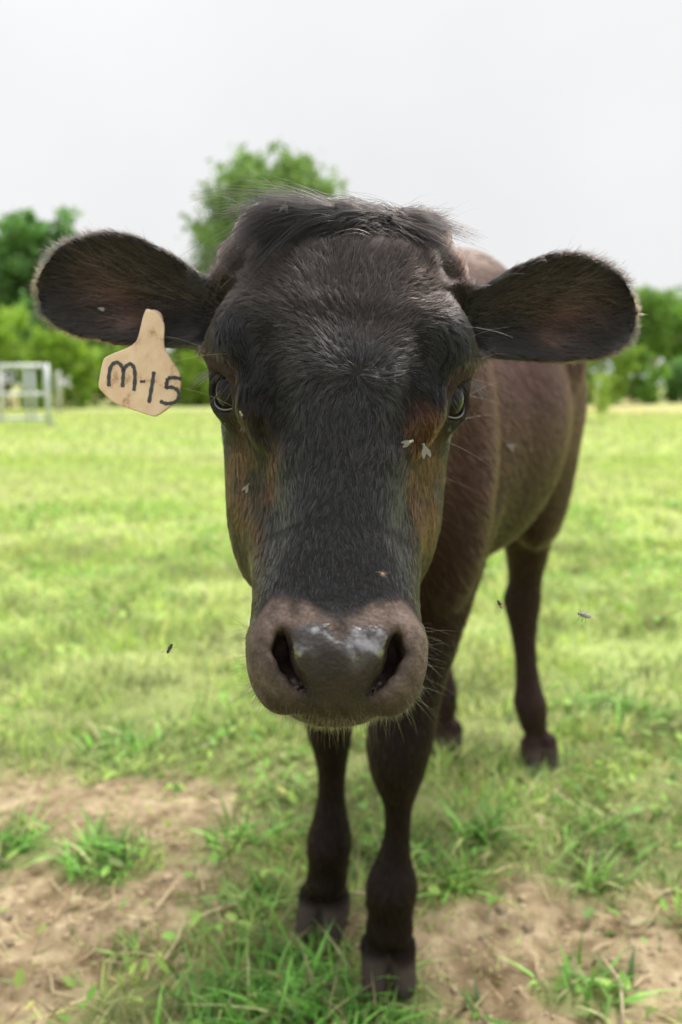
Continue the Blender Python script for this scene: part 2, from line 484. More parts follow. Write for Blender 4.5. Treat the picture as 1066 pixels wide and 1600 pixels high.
V[:, 6] = np.stack([x + np.cos(az) * Ls * .5, y + np.sin(az) * Ls * .5, zc + RNG.uniform(0, .01, N)], 1)
base = np.arange(N)[:, None] * 7
Q = np.concatenate([base + np.array([[0, 1, 3, 2]]), base + np.array([[2, 3, 5, 4]])]); T = base + np.array([[4, 5, 6]])
C = np.repeat((np.array([.5, .40, .24]) * (1 + RNG.normal(0, .22, (N, 1))))[:, None], 7, 1).reshape(-1, 3).clip(.1, .7)
o = mesh_np('straw_litter', V.reshape(-1, 3), Q, T, m_straw, colors=C)
tag(o, 'dry straw bits scattered over the bare dirt', 'straw', kind='stuff')
stalks = [([(-.285, 1.10, .004), (-.262, 1.16, .018), (-.265, 1.215, .012)], .0032, 'long bent dry stalk standing on the left dirt'),
          ([(-.262, 1.20, .010), (-.225, 1.225, .016), (-.18, 1.245, .020)], .0035, 'dry stalk lying toward the front hooves'),
          ([(-.62, 1.20, .004), (-.57, 1.175, .012), (-.535, 1.15, .006)], .003, 'pale dry stalk at the left edge of the dirt'),
          ([(.10, 1.28, .008), (.0, 1.29, .010), (-.05, 1.288, .006)], .0035, 'dry stalk lying between the two front hooves'),
          ([(.40, 1.00, .004), (.42, 1.07, .014), (.41, 1.13, .01)], .003, 'dry stalk on the lower right dirt')]
for pts, r, lab in stalks:
    mb = MB(); mb.tube(pts, [r, r * .9, r * .6], 6)
    tag(mb.build('dry_stalk', simple('dry_stalk_tan', (.52, .42, .26), .8, noise=.25, scale=60)), lab, 'stalk', 'dry stalks on the dirt')

# ------------------------------------------------------------------ trees and shrubs beyond the field
m_leaf = leaf_mat('tree_leaf', .42, .5)
m_bark = simple('bark', (.16, .13, .10), .9, noise=.4, scale=6, bump=.5)
m_bark_pale = simple('pale_bark', (.34, .32, .29), .9, noise=.3, scale=5, bump=.5)

def leaf_cards(centres, size, cols, squash=1.0):
    N = len(centres)
    a = RNG.normal(size=(N, 3)); a /= np.linalg.norm(a, axis=1)[:, None]
    b_ = RNG.normal(size=(N, 3)); b_ -= (a * b_).sum(1)[:, None] * a; b_ /= np.linalg.norm(b_, axis=1)[:, None]
    s = (size * RNG.uniform(.6, 1.4, N))[:, None]
    nrm = np.cross(a, b_)
    V = np.stack([centres - a * s, centres + b_ * s * .45 + nrm * s * .15, centres + a * s, centres - b_ * s * .45 + nrm * s * .15], 1)
    Q = np.arange(N)[:, None] * 4 + np.arange(4)[None]
    return V.reshape(-1, 3), Q, np.repeat(cols[:, None], 4, 1).reshape(-1, 3)

def tree(name, base, h, rx, label, cat, tint, bole=.3, n_lobes=16, leaves=6500, lsize=.17, group=None, trunk_r=None, density=1.0, bark=None, parent_trunk='trunk', vase=0.0, seed=0):
    rs = np.random.default_rng(100 + seed)
    root = empty(name, base)
    tag(root, label, cat, group)
    tr = trunk_r or h * .022
    mb = MB()
    lean = rs.normal(0, .03, 2) * h
    pts = [(0, 0, -.1), (lean[0] * .3, lean[1] * .3, h * bole), (lean[0] * .7, lean[1] * .7, h * .6), (lean[0], lean[1], h * .88)]
    mb.tube(pts, [tr * 1.35, tr, tr * .6, tr * .2], 8)
    lobes = []
    for k in range(n_lobes):
        u = (k + rs.uniform(0, 1)) / n_lobes
        z = h * (bole + (1 - bole) * (.08 + .88 * u))
        prof = math.sin(math.pi * min(1, max(.06, (u * .86 + .12)))) ** .45
        if vase: prof = prof * (1 - vase) + vase * u
        an = k * 2.4 + rs.uniform(-.5, .5)
        rad = rx * prof * rs.uniform(.35, .85)
        c = np.array([lean[0] * u + math.cos(an) * rad, lean[1] * u + math.sin(an) * rad, z])
        lobes.append((c, rx * rs.uniform(.28, .48) * (.6 + .4 * prof)))
        zb = max(h * bole * .8, z - rad * .7 - .2)
        f = zb / h
        b0 = np.array([lean[0] * f, lean[1] * f, zb])
        mid = (b0 + c) / 2 + np.array([0, 0, -.06 * h * rs.uniform(0, 1)])
        mb.tube([b0, mid, c], [tr * .42, tr * .28, tr * .1], 6)
    mb.build(parent_trunk, bark or m_bark, root)
    P, Cc = [], []
    per = int(leaves * density / n_lobes)
    for c, r in lobes:
        d = rs.normal(size=(per, 3)); d /= np.linalg.norm(d, axis=1)[:, None]
        rr_ = r * rs.uniform(.25, 1.0, per) ** .6
        pts_ = c + d * rr_[:, None] * np.array([1, 1, .75])
        # twigs: pull some leaves into sprays so that gaps open
        tw = c + (rs.normal(size=(22, 3)) * r * .62)
        pick = rs.integers(0, 22, per)
        pts_ = pts_ * .35 + (tw[pick] + rs.normal(size=(per, 3)) * r * .2) * .65
        P.append(pts_)
        tone = tint * rs.uniform(.75, 1.25)
        Cc.append(tone * rs.uniform(.7, 1.35, (per, 1)) * np.array([1, 1, 1]) + rs.normal(0, .006, (per, 3)))
    P = np.concatenate(P); Cc = np.concatenate(Cc).clip(.01, .6)
    P[:, 2] = np.maximum(P[:, 2], .05)
    v, q, c = leaf_cards(P, lsize, Cc)
    mesh_np('crown', v, q, None, m_leaf, root, smooth=False, colors=c)
    return root

def at(px, D): return ((px - 533) / 1244 * D, D, 0)
G1 = np.array([.17, .30, .06]); G2 = np.array([.25, .39, .07]); G3 = np.array([.12, .23, .07]); G4 = np.array([.31, .46, .08])
GT = 'trees beyond the pasture'; GS = 'shrubs along the field edge'
tree('tall_tree', at(430, 40), 11.3, 3.9, 'tall airy tree rising behind the top of the cow head', 'tree', np.array([.20, .31, .095]), .16, 36, 24000, .17, GT, .3, seed=1)
tree('broadleaf_tree', at(66, 42), 9.2, 3.3, 'round dark green tree behind the tagged ear', 'tree', G3 * 1.2, .2, 18, 14000, .19, GT, seed=2)
tree('broadleaf_tree', at(2, 44), 8.2, 3.2, 'tree at the left edge of the field, half out of view', 'tree', G1, .2, 16, 12000, .19, GT, seed=3)
tree('broadleaf_tree', at(165, 46), 6.4, 3.0, 'dark tree seen below the tagged ear', 'tree', G3, .15, 16, 14000, .19, GT, seed=4)
tree('broadleaf_tree', at(318, 48), 5.0, 2.2, 'low tree beyond the field between tag and cow eye', 'tree', G2, .15, 14, 6000, .17, GT, seed=5)
tree('broadleaf_tree', at(1012, 48), 6.1, 2.6, 'rounded green tree just right of the right ear tip', 'tree', G1 * 1.05, .35, 18, 7500, .17, GT, bark=m_bark_pale, trunk_r=.22, seed=6)
tree('broadleaf_tree', at(1085, 50), 6.3, 2.8, 'tree at the right edge of the field with pale trunk', 'tree', G3 * 1.25, .38, 16, 6500, .17, GT, bark=m_bark_pale, trunk_r=.26, seed=7)
tree('tall_tree', at(1098, 66), 11.6, 2.6, 'distant tall tree showing at the right edge above the others', 'tree', G2 * .9, .25, 14, 3000, .2, GT, seed=8)
tree('broadleaf_tree', at(640, 52), 5.6, 3.0, 'tree hidden behind the middle of the cow', 'tree', G1, .2, 12, 4500, .18, GT, seed=9)
tree('broadleaf_tree', at(800, 50), 4.6, 2.6, 'low tree behind the cow back and right ear', 'tree', G2, .15, 12, 5000, .18, GT, seed=10)
shr = [(18, 30, 3.5, 1.7, G4 * .9, 'bright arching shrub behind the pen panel'), (108, 31, 2.9, 1.5, G4, 'yellow green shrub right of the pen panel'), (180, 34, 2.6, 1.6, G2, 'mid green shrub below the dangling ear tag'),
       (245, 36, 2.2, 1.6, G2 * .95, 'low shrub hidden behind the ear tag'), (305, 34, 1.9, 1.3, G4 * .85, 'light green shrub between ear tag and eye'), (938, 36, 3.6, 1.7, G2 * .9, 'bright green shrub under the right ear tip'),
       (985, 38, 2.6, 1.4, G1, 'dark green shrub near the pale trunks at right'), (890, 38, 2.6, 1.5, G1 * 1.1, 'shrub just behind the cow rump'), (1065, 40, 1.9, 1.4, G3 * 1.2, 'low dark shrub at the right edge'),
       (-60, 30, 3.4, 1.8, G4 * .85, 'bright shrub at the far left edge'), (380, 40, 2.4, 1.7, G2, 'shrub hidden behind the cow face'), (500, 42, 2.4, 1.8, G1, 'shrub hidden behind the cow nose'), (720, 42, 2.4, 1.9, G2, 'shrub hidden behind the cow shoulder')]
for k, (px, D, h, rx, tint, lab) in enumerate(shr):
    tree('shrub', at(px, D), h, rx, lab, 'shrub', tint, .03, 12, 4200, .10, GS, trunk_r=.05, density=1.5, seed=30 + k, parent_trunk='stem')
mb = MB()
root = empty('tall_weed', at(936, 19))
tag(root, 'lone pale green weed standing in the field beside the cow rump', 'weed')
rs = np.random.default_rng(3)
mb.tube([(0, 0, 0), (.03, 0, .5), (.0, .02, 1.0)], [.02, .015, .006], 6)
mb.build('stem', simple('weed_stem', (.2, .28, .06), .7), root)
P = np.stack([rs.normal(0, .12, 500), rs.normal(0, .12, 500), rs.uniform(.25, 1.15, 500)], 1)
v, q, c = leaf_cards(P, .05, np.repeat(np.array([[.32, .44, .09]]), 500, 0) * rs.uniform(.8, 1.2, (500, 1)))
mesh_np('foliage', v, q, None, m_leaf, root, smooth=False, colors=c)

# ------------------------------------------------------------------ galvanised pen panel at the left
m_galv = simple('galvanised_steel', (.58, .60, .61), .45, .35, noise=.12, scale=8)
root = empty('pen_panel', (-6.05, 16.6, 0)); root.rotation_euler = (0, 0, R(4))
tag(root, 'pale grey metal pen panel standing in the field at the left', 'pen panel')
def bar(name, a, b_, r, parent, mat=m_galv):
    mb = MB(); mb.tube([a, tuple((np.array(a) + np.array(b_)) / 2), b_], r, 10)
    return mb.build(name, mat, parent)
for x in (-1.9, -.95, -.42, -.28): bar('upright', (x, 0, .12), (x, 0, 1.26), .035, root)
bar('post', (0, 0, -.05), (0, 0, 1.32), .055, root); bar('post', (-2.4, 0, -.05), (-2.4, 0, 1.32), .055, root)
for z in (1.27, .70, .2): bar('rail', (-2.4, 0, z), (0, 0, z), .048 if z > 1 else .04, root)
bar('foot_brace', (0, 0, .2), (0, .55, .0), .03, root)
for (px, D, lab) in ((97, 27, 'short grey post just right of the pen panel'), (8, 27, 'short grey post seen through the pen panel')):
    p = at(px, D); mb = MB(); mb.tube([p, (p[0], p[1], .8), (p[0], p[1], 1.35)], [.10, .10, .09], 8)
    tag(mb.build('fence_post', simple('weathered_post', (.42, .42, .38), .85, noise=.2)), lab, 'post', 'grey posts at the field edge')

# ================================================================== THE COW
# Head frame: a = image right, b = up the face towards the poll, c = out of the face.
TILT, ROLL, YAW = R(26), R(2.3), R(3)
HO = np.array([0.0022, 0.56, CAM_H + .005])
A_ = np.array([math.cos(YAW), math.sin(YAW), 0.0])
fwd = np.array([math.sin(YAW), -math.cos(YAW), 0.0])
B_ = np.array([0, 0, 1.0]) * math.cos(TILT) - fwd * math.sin(TILT)
C_ = fwd * math.cos(TILT) + np.array([0, 0, 1.0]) * math.sin(TILT)
A2 = A_ * math.cos(ROLL) - B_ * math.sin(ROLL); B2 = B_ * math.cos(ROLL) + A_ * math.sin(ROLL)
HR = np.stack([A2, B2, C_], 1)           # columns
def H(a, b_, c): return HO + HR @ np.array([a, b_, c])
def toH(p): return (p - HO) @ HR
BE = np.array([.437, .90, 0]); BE /= np.linalg.norm(BE)
BN = np.array([BE[1], -BE[0], 0])
F0 = np.array([.03, 1.13, 0])
def B(s, t, z): return F0 + s * BE + t * BN + np.array([0, 0, z])
BR = np.stack([BE, BN, np.array([0, 0, 1.0])], 1)

f32 = np.float32
def smin(a, b_, k):
    h = np.clip(.5 + .5 * (b_ - a) / k, 0, 1)
    return b_ + (a - b_) * h - k * h * (1 - h)
def smax(a, b_, k): return -smin(-a, -b_, k)
def ell(p, c, r, rot=None):
    q = p - np.asarray(c, f32)
    if rot is not None: q = q @ np.asarray(rot, f32)
    r = np.asarray(r, f32)
    k0 = np.sqrt(((q / r) ** 2).sum(1)); k1 = np.sqrt(((q / (r * r)) ** 2).sum(1)) + 1e-9
    return k0 * (k0 - 1) / k1
def cone(p, a, b_, r1, r2):
    a = np.asarray(a, f32); ba = np.asarray(b_, f32) - a
    q = p - a
    t = np.clip(q @ ba / (ba @ ba), 0, 1)
    return np.sqrt(((q - t[:, None] * ba) ** 2).sum(1)) - (r1 + (r2 - r1) * t)
def rotm(ax, ang): return np.array(Matrix.Rotation(ang, 3, ax))
def loft(q, tab, n_=2.6):
    """tab rows: b, half width, front c, back c"""
    tab = np.array(sorted(tab), f32)
    bb = q[:, 1]
    W = np.interp(bb, tab[:, 0], tab[:, 1]); cf = np.interp(bb, tab[:, 0], tab[:, 2]); cb = np.interp(bb, tab[:, 0], tab[:, 3])
    c0 = (cf + cb) / 2; D = (cf - cb) / 2
    g_ = (np.abs(q[:, 0] / W) ** n_ + np.abs((q[:, 2] - c0) / D) ** n_) ** (1 / n_)
    d = (g_ - 1) * np.minimum(W, D)
    return smax(d, np.maximum(bb - tab[-1, 0], tab[0, 0] - bb), .03)

EYE = (.0735, .016, -.0655); EYE_R = .0215
def sdf_head(p):
    q = toH(p).astype(f32)
    qa = q.copy(); qa[:, 0] = np.abs(qa[:, 0])          # mirrored side
    d = loft(q, [(.168, .072, -.036, -.10), (.145, .084, -.018, -.13), (.11, .090, -.006, -.16), (.06, .092, .0, -.18), (.0, .082, .001, -.19), (-.045, .062, -.018, -.19), (-.085, .050, -.04, -.17), (-.15, .034, -.062, -.12)], 2.9)
    br = loft(q, [(.03, .040, -.004, -.11), (-.02, .047, -.001, -.11), (-.06, .041, -.006, -.11), (-.10, .0405, -.009, -.10), (-.14, .046, -.008, -.09), (-.175, .053, -.006, -.08), (-.205, .046, -.018, -.07)], 2.7)
    d = smin(d, br, .022)
    ch = loft(q, [(.03, .088, -.075, -.20), (-.02, .086, -.060, -.215), (-.06, .079, -.056, -.205), (-.10, .067, -.042, -.175), (-.14, .060, -.024, -.14), (-.18, .056, -.018, -.11), (-.21, .046, -.022, -.09)], 2.4)
    d = smin(d, ch, .020)
    d = smin(d, ell(qa, (.056, -.060, -.16), (.030, .060, .05)), .03)            # jaw muscle
    # muzzle
    d = smin(d, ell(q, (0, -.190, -.046), (.050, .037, .044)), .018)
    d = smin(d, ell(qa, (.041, -.186, -.030), (.0165, .026, .026)), .012)        # nostril wings
    d = smin(d, ell(qa, (.036, -.203, -.040), (.016, .022, .026)), .012)
    pad = loft(q, [(-.162, .030, -.006, -.05), (-.175, .033, -.001, -.05), (-.188, .031, .001, -.05), (-.203, .026, -.003, -.05), (-.216, .021, -.012, -.05), (-.226, .017, -.024, -.05)], 2.6)
    d = smin(d, pad, .010)                                                       # nose pad
    d = smin(d, ell(q, (0, -.216, -.085), (.036, .016, .035)), .014)             # chin
    # brow ridges
    d = smin(d, ell(qa, (.0725, .052, -.048), (.027, .034, .036), rotm('Z', R(20))), .020)
    d = smin(d, cone(qa, (.0835, .048, -.058), (.055, -.022, -.032), .020, .0125), .014)   # upper orbit, running in to the inner corner
    d = smin(d, ell(qa, (.0755, .016, -.068), (.0265, .026, .028)), .012)         # lids around the eye
    # groove between orbit and bridge
    d = smax(d, -cone(qa, (.060, .028, .005), (.045, -.036, .001), .0095, .0115), .013)
    # tear trough below the inner corner
    d = smax(d, -cone(qa, (.064, -.034, -.018), (.058, -.095, -.010), .0105, .0085), .014)
    # horn buds
    d = smin(d, ell(qa, (.084, .116, -.045), (.012, .016, .016)), .012)
    # poll roll
    d = smin(d, cone(q, (-.058, .147, -.055), (.058, .147, -.055), .026, .026), .02)
    # eye opening and lid crease
    ed = toEye(qa)
    op = ell(ed, (0, -.0045, EYE_R), (.0200, .0140, .026))
    d = smax(d, -op, .0035)
    cr_ = np.abs(np.sqrt((ed[:, 0] / 1.25) ** 2 + (ed[:, 1] - .002) ** 2) - .0185) - .0006
    cr_ = np.maximum(np.maximum(cr_, -ed[:, 1] + .006), -d - .0025)
    d = smax(d, -np.maximum(cr_, .004 - ed[:, 2]), .0025)
    # nostrils: a hole above, narrowing to a slit that runs in and down beside the pad
    pa = qa[:, :2]
    def seg2(a0, b0, r0, r1):
        a0 = np.array(a0, f32); v = np.array(b0, f32) - a0
        t = np.clip((pa - a0) @ v / (v @ v), 0, 1)
        return np.sqrt(((pa - a0 - t[:, None] * v) ** 2).sum(1)) - (r0 + (r1 - r0) * t)
    ns = smin(seg2((.0375, -.178), (.0372, -.187), .0034, .0052), seg2((.0372, -.187), (.0335, -.197), .0050, .0036), .003)
    ns = smin(ns, smin(seg2((.0335, -.197), (.0275, -.2055), .0034, .0024), seg2((.0275, -.2055), (.0215, -.2115), .0024, .0012), .003), .003)
    flo = np.interp(q[:, 1], [-.215, -.205, -.195, -.185], [-.034, -.030, -.044, -.055])
    d = smax(d, -np.maximum(ns, flo - q[:, 2]), .008)
    return d

# eye axes in mirrored head space: outwards, a little forwards
_ez = np.array([.72, -.09, .69]); _ez /= np.linalg.norm(_ez)
_ex = np.array([-.56, -.56, .60]); _ex -= _ex @ _ez * _ez; _ex /= np.linalg.norm(_ex)     # towards the inner corner
_ey = np.cross(_ex, _ez)          # up across the lids
ER = np.stack([_ex, _ey, _ez], 1)
def toEye(qa): return ((qa - np.array(EYE)) @ ER).astype(f32)

# ears: frame with s along, t up across, n towards the viewer
def ear_frame(base, tip, up, side):
    s = np.array(tip) - np.array(base); L = np.linalg.norm(s); s /= L
    t = np.array(up); t -= t @ s * s; t /= np.linalg.norm(t)
    n_ = np.cross(s, t)
    if n_[1] > 0: n_ = -n_
    return dict(o=np.array(base), M=np.stack([s, t, n_], 1), L=L, side=side)
EARS = [ear_frame((-.098, .672, .953), (-.256, .712, .992), (.12, .12, 1), -1),
        ear_frame((.102, .672, .948), (.250, .708, .968), (-.05, .12, 1), 1)]
def ear_local(p, E): return ((p - E['o']) @ E['M']).astype(f32)
def ear_mid(u):  return np.interp(u, [-.2, 0, .3, .6, .85, 1.0], [-.004, -.002, .002, .003, -.001, -.004])
def ear_half(u): return np.interp(u, [-.2, -.05, .1, .3, .5, .7, .85, .94, 1.0, 1.1], [.022, .0245, .029, .0385, .0460, .0460, .0390, .030, .016, -.010])
def sdf_ear(p, E):
    q = ear_local(p, E)
    u = q[:, 0] / E['L']
    h = ear_half(u).astype(f32); tt = q[:, 1] - ear_mid(u)
    w = tt / np.maximum(h, .006)
    cup = np.interp(u, [-.2, .1, .5, 1.0], [.018, .026, .027, .010]).astype(f32)
    n0 = cup * (np.clip(np.abs(w), 0, 1.2) ** 2 - .55)
    th = np.interp(u, [-.2, .0, .2, .5, 1.0], [.022, .016, .008, .0052, .0042]).astype(f32)
    a = (np.abs(tt) - h) * .8; b_ = (np.abs(q[:, 2] - n0) - th) * .75
    d = smax(a, b_, .006)
    return np.maximum(d, -q[:, 0] - .05)

def leg_table(pts):
    """smooth centre line and radius as functions of height"""
    P_ = np.array([list(c_) + [r_] for c_, r_ in pts][::-1])
    z = P_[:, 2]; zz = np.linspace(z[0], z[-1], 90)
    out = []
    m_ = np.gradient(P_, z, axis=0)
    for k in (0, 1, 3):
        i = np.clip(np.searchsorted(z, zz) - 1, 0, len(z) - 2)
        h = z[i + 1] - z[i]; t = (zz - z[i]) / h
        out.append((2 * t ** 3 - 3 * t ** 2 + 1) * P_[i, k] + (t ** 3 - 2 * t ** 2 + t) * h * m_[i, k] + (-2 * t ** 3 + 3 * t ** 2) * P_[i + 1, k] + (t ** 3 - t ** 2) * h * m_[i + 1, k])
    return zz, out
def leg(p, tab):
    zz, (x_, y_, r_) = tab
    z = p[:, 2]
    d = np.hypot(p[:, 0] - np.interp(z, zz, x_), (p[:, 1] - np.interp(z, zz, y_)) * .94) - np.interp(z, zz, r_)
    return smax(d * .85, np.maximum(z - zz[-1], zz[0] - z), .03).astype(f32)
def hoof(p, f, dirv):
    f = np.array(f); dv = np.array([dirv[0], dirv[1], 0.0]); dv /= np.linalg.norm(dv); sd = np.array([-dv[1], dv[0], 0])
    d = None
    for s in (-1, 1):
        c0 = f + sd * s * .0200
        e = cone(p, c0 + dv * .002 + np.array([0, 0, .062]), c0 + dv * .030 + sd * s * .002 + np.array([0, 0, .016]), .0225, .0185)
        e = smin(e, cone(p, c0 - dv * .025 + np.array([0, 0, .045]), c0 - dv * .012 + np.array([0, 0, .018]), .019, .019), .012)
        e = smax(e, -(p[:, 2] - .001), .004)
        d = e if d is None else smin(d, e, .0015)
    for s in (-1, 1):                                                   # dew claws
        d = smin(d, ell(p, f - dv * .045 + sd * s * .02 + np.array([0, 0, .10]), (.012, .012, .016)), .008)
    return d
TO_CAM = -BE
FR = leg_table([((.135, 1.19, .72), .090), ((.130, 1.16, .62), .076), ((.116, 1.13, .53), .058), ((.098, 1.105, .45), .0475), ((.085, 1.09, .39), .0485), ((.082, 1.084, .345), .0395), ((.084, 1.088, .285), .0205), ((.083, 1.09, .24), .0195), ((.079, 1.088, .205), .0250), ((.076, 1.083, .17), .0375), ((.074, 1.083, .12), .0335), ((.072, 1.084, .08), .033), ((.071, 1.088, .068), .026)])
FL = leg_table([((-.085, 1.22, .72), .085), ((-.070, 1.22, .62), .070), ((-.050, 1.22, .53), .052), ((-.034, 1.215, .45), .042), ((-.022, 1.208, .39), .0425), ((-.018, 1.204, .345), .035), ((-.015, 1.205, .285), .0235), ((-.016, 1.203, .24), .0225), ((-.017, 1.20, .205), .0285), ((-.019, 1.195, .17), .0365), ((-.022, 1.196, .12), .032), ((-.026, 1.198, .08), .032), ((-.028, 1.204, .068), .026)])
HRt = leg_table([((.410, 1.75, .74), .085), ((.425, 1.79, .60), .066), ((.437, 1.835, .50), .048), ((.440, 1.858, .43), .040), ((.437, 1.865, .385), .0450), ((.439, 1.855, .33), .034), ((.444, 1.84, .26), .0270), ((.449, 1.822, .19), .030), ((.453, 1.81, .145), .039), ((.459, 1.80, .10), .032), ((.466, 1.797, .066), .027)])
HL = leg_table([((.22, 1.86, .74), .085), ((.216, 1.90, .60), .066), ((.222, 1.94, .50), .048), ((.230, 1.958, .43), .040), ((.234, 1.965, .385), .044), ((.239, 1.955, .33), .034), ((.244, 1.935, .26), .0265), ((.249, 1.91, .19), .030), ((.252, 1.895, .145), .038), ((.254, 1.882, .10), .032), ((.256, 1.877, .066), .027)])
def sdf_body(p):
    d = ell(p, B(.06, 0, .81), (.24, .172, .28), BR)
    d = smin(d, ell(p, B(.40, .0, .83), (.40, .205, .265), BR), .08)
    d = smin(d, ell(p, B(.72, 0, .88), (.22, .185, .205), BR), .08)
    d = smin(d, cone(p, B(.02, 0, 1.04), B(.36, .02, 1.035), .065, .08), .06)
    d = smin(d, cone(p, B(.36, .02, 1.035), B(.80, 0, 1.01), .08, .07), .06)
    for t in (-1, 1):
        d = smin(d, ell(p, B(-.01, t * .130, .78), (.085, .060, .19), BR), .035)
        d = smin(d, ell(p, B(.62, t * .15, .96), (.07, .05, .06), BR), .05)      # hips
        d = smin(d, ell(p, B(.72, t * .098, .74), (.12, .07, .2), BR), .06)      # thighs
    d = smin(d, ell(p, B(-.10, 0, .70), (.09, .095, .13), BR), .06)              # brisket
    d = smin(d, cone(p, H(0, .055, -.125), B(.03, 0, .93), .085, .15), .05)       # neck
    d = smin(d, cone(p, H(0, -.02, -.17), B(-.02, 0, .77), .062, .13), .05)       # throat
    d = smin(d, cone(p, B(.92, 0, 1.0), B(.985, 0, .86), .03, .022), .03)
    d = smin(d, cone(p, B(.985, 0, .86), B(.99, .01, .42), .020, .014), .02)      # tail
    for L_ in (FR, FL, HRt, HL): d = smin(d, leg(p, L_), .035)
    for f, dv in (((.071, 1.088, 0), (.02, -1)), ((-.028, 1.205, 0), (-.28, -1)), ((.470, 1.78, 0), (.1, -1)), ((.258, 1.86, 0), (-.1, -1))):
        d = smin(d, hoof(p, f, dv), .010)
    return d
def sdf_cow(p):
    p = np.asarray(p, f32)
    out = np.full(len(p), 1.0, f32)
    nb = p[:, 1] > .60
    nh = p[:, 1] < 1.0
    db = np.full(len(p), 1.0, f32); dh = db.copy()
    if nb.any(): db[nb] = sdf_body(p[nb])
    if nh.any():
        ph = p[nh]
        h_ = sdf_head(ph)
        for E in EARS: h_ = smin(h_, sdf_ear(ph, E), .018)
        dh[nh] = h_
    return smin(dh, db, .045)

def axis_pts(segs):
    o = []
    for a, b_, st in segs: o.append(np.arange(a, b_ - 1e-6, st))
    return np.concatenate(o + [[segs[-1][1]]]).astype(f32)
xs = axis_pts([(-.325, .325, .0034), (.325, .70, .010)])
ys = axis_pts([(.405, .80, .0034), (.80, 1.0, .008), (1.0, 1.30, .006), (1.30, 2.12, .011)])
zs = axis_pts([(-.02, .12, .006), (.12, .62, .010), (.62, 1.095, .0034), (1.095, 1.16, .008)])
def evaluate():
    st = 4
    nx, ny, nz = len(xs), len(ys), len(zs)
    ix = np.arange(0, nx, st); iy = np.arange(0, ny, st); iz = np.arange(0, nz, st)
    sx, sy, sz = [np.gradient(v) for v in (xs, ys, zs)]
    bs_ = np.zeros((len(ix), len(iy), len(iz)), f32)
    cx = xs[np.minimum(ix + 2, nx - 1)]; cyy = ys[np.minimum(iy + 2, ny - 1)]; cz = zs[np.minimum(iz + 2, nz - 1)]
    G = np.stack(np.meshgrid(cx, cyy, cz, indexing='ij'), -1).reshape(-1, 3)
    fc = sdf_cow(G).reshape(bs_.shape)
    def ext(v): return np.array([(v[min(i + st, len(v) - 1)] - v[i]) for i in range(0, len(v), st)])
    ex, ey, ez = ext(xs), ext(ys), ext(zs)
    diag = np.sqrt(ex[:, None, None] ** 2 + ey[None, :, None] ** 2 + ez[None, None, :] ** 2)
    act = np.abs(fc) < diag * 1.3 + .008
    F = np.repeat(np.repeat(np.repeat(fc, st, 0), st, 1), st, 2)[:nx, :ny, :nz].copy()
    A = np.repeat(np.repeat(np.repeat(act, st, 0), st, 1), st, 2)[:nx, :ny, :nz]
    I = np.nonzero(A)
    pts = np.stack([xs[I[0]], ys[I[1]], zs[I[2]]], 1)
    vals = np.empty(len(pts), f32)
    for k in range(0, len(pts), 400000): vals[k:k + 400000] = sdf_cow(pts[k:k + 400000])
    F[I] = vals
    return F
def surface_nets(F):
    S = F < 0
    c = S[:-1, :-1, :-1].astype(np.int8)
    tot = np.zeros_like(c)
    for dx in (0, 1):
        for dy in (0, 1):
            for dz in (0, 1):
                tot += S[dx:dx + c.shape[0], dy:dy + c.shape[1], dz:dz + c.shape[2]]
    M = (tot > 0) & (tot < 8)
    I = np.nonzero(M)
    idx = np.full(M.shape, -1, np.int32); idx[I] = np.arange(len(I[0]))
    acc = np.zeros((len(I[0]), 3)); cnt = np.zeros(len(I[0]))
    X = [xs, ys, zs]
    corners = [(dx, dy, dz) for dx in (0, 1) for dy in (0, 1) for dz in (0, 1)]
    for ca in corners:
        for ax in range(3):
            if ca[ax]: continue
            cb = list(ca); cb[ax] = 1
            fa = F[I[0] + ca[0], I[1] + ca[1], I[2] + ca[2]]; fb = F[I[0] + cb[0], I[1] + cb[1], I[2] + cb[2]]
            cr = (fa < 0) != (fb < 0)
            t = np.where(cr, fa / np.where(cr, fa - fb, 1), 0)
            for k in range(3):
                va = X[k][I[k] + ca[k]]; vb = X[k][I[k] + cb[k]]
                acc[:, k] += np.where(cr, va + (vb - va) * t, 0)
            cnt += cr
    verts = acc / cnt[:, None]
    quads = []
    for ax in range(3):
        sl0 = [slice(None)] * 3; sl1 = [slice(None)] * 3
        sl0[ax] = slice(0, -1); sl1[ax] = slice(1, None)
        e = S[tuple(sl0)] != S[tuple(sl1)]
        J = list(np.nonzero(e))
        u, v = (ax + 1) % 3, (ax + 2) % 3
        ok = (J[u] > 0) & (J[v] > 0) & (J[u] < F.shape[u] - 1) & (J[v] < F.shape[v] - 1)
        J = [j[ok] for j in J]
        inside = S[J[0], J[1], J[2]]
        def at_(du, dv):
            K = [j.copy() for j in J]; K[u] = K[u] - du; K[v] = K[v] - dv
            return idx[K[0], K[1], K[2]]
        q = np.stack([at_(1, 1), at_(0, 1), at_(0, 0), at_(1, 0)], 1)
        q[~inside] = q[~inside][:, ::-1]
        quads.append(q)
    quads = np.concatenate(quads)
    quads = quads[(quads >= 0).all(1)]
    return verts, quads
import time as _t; _t0 = _t.time()
F_ = evaluate()
CV, CQ = surface_nets(F_)
del F_
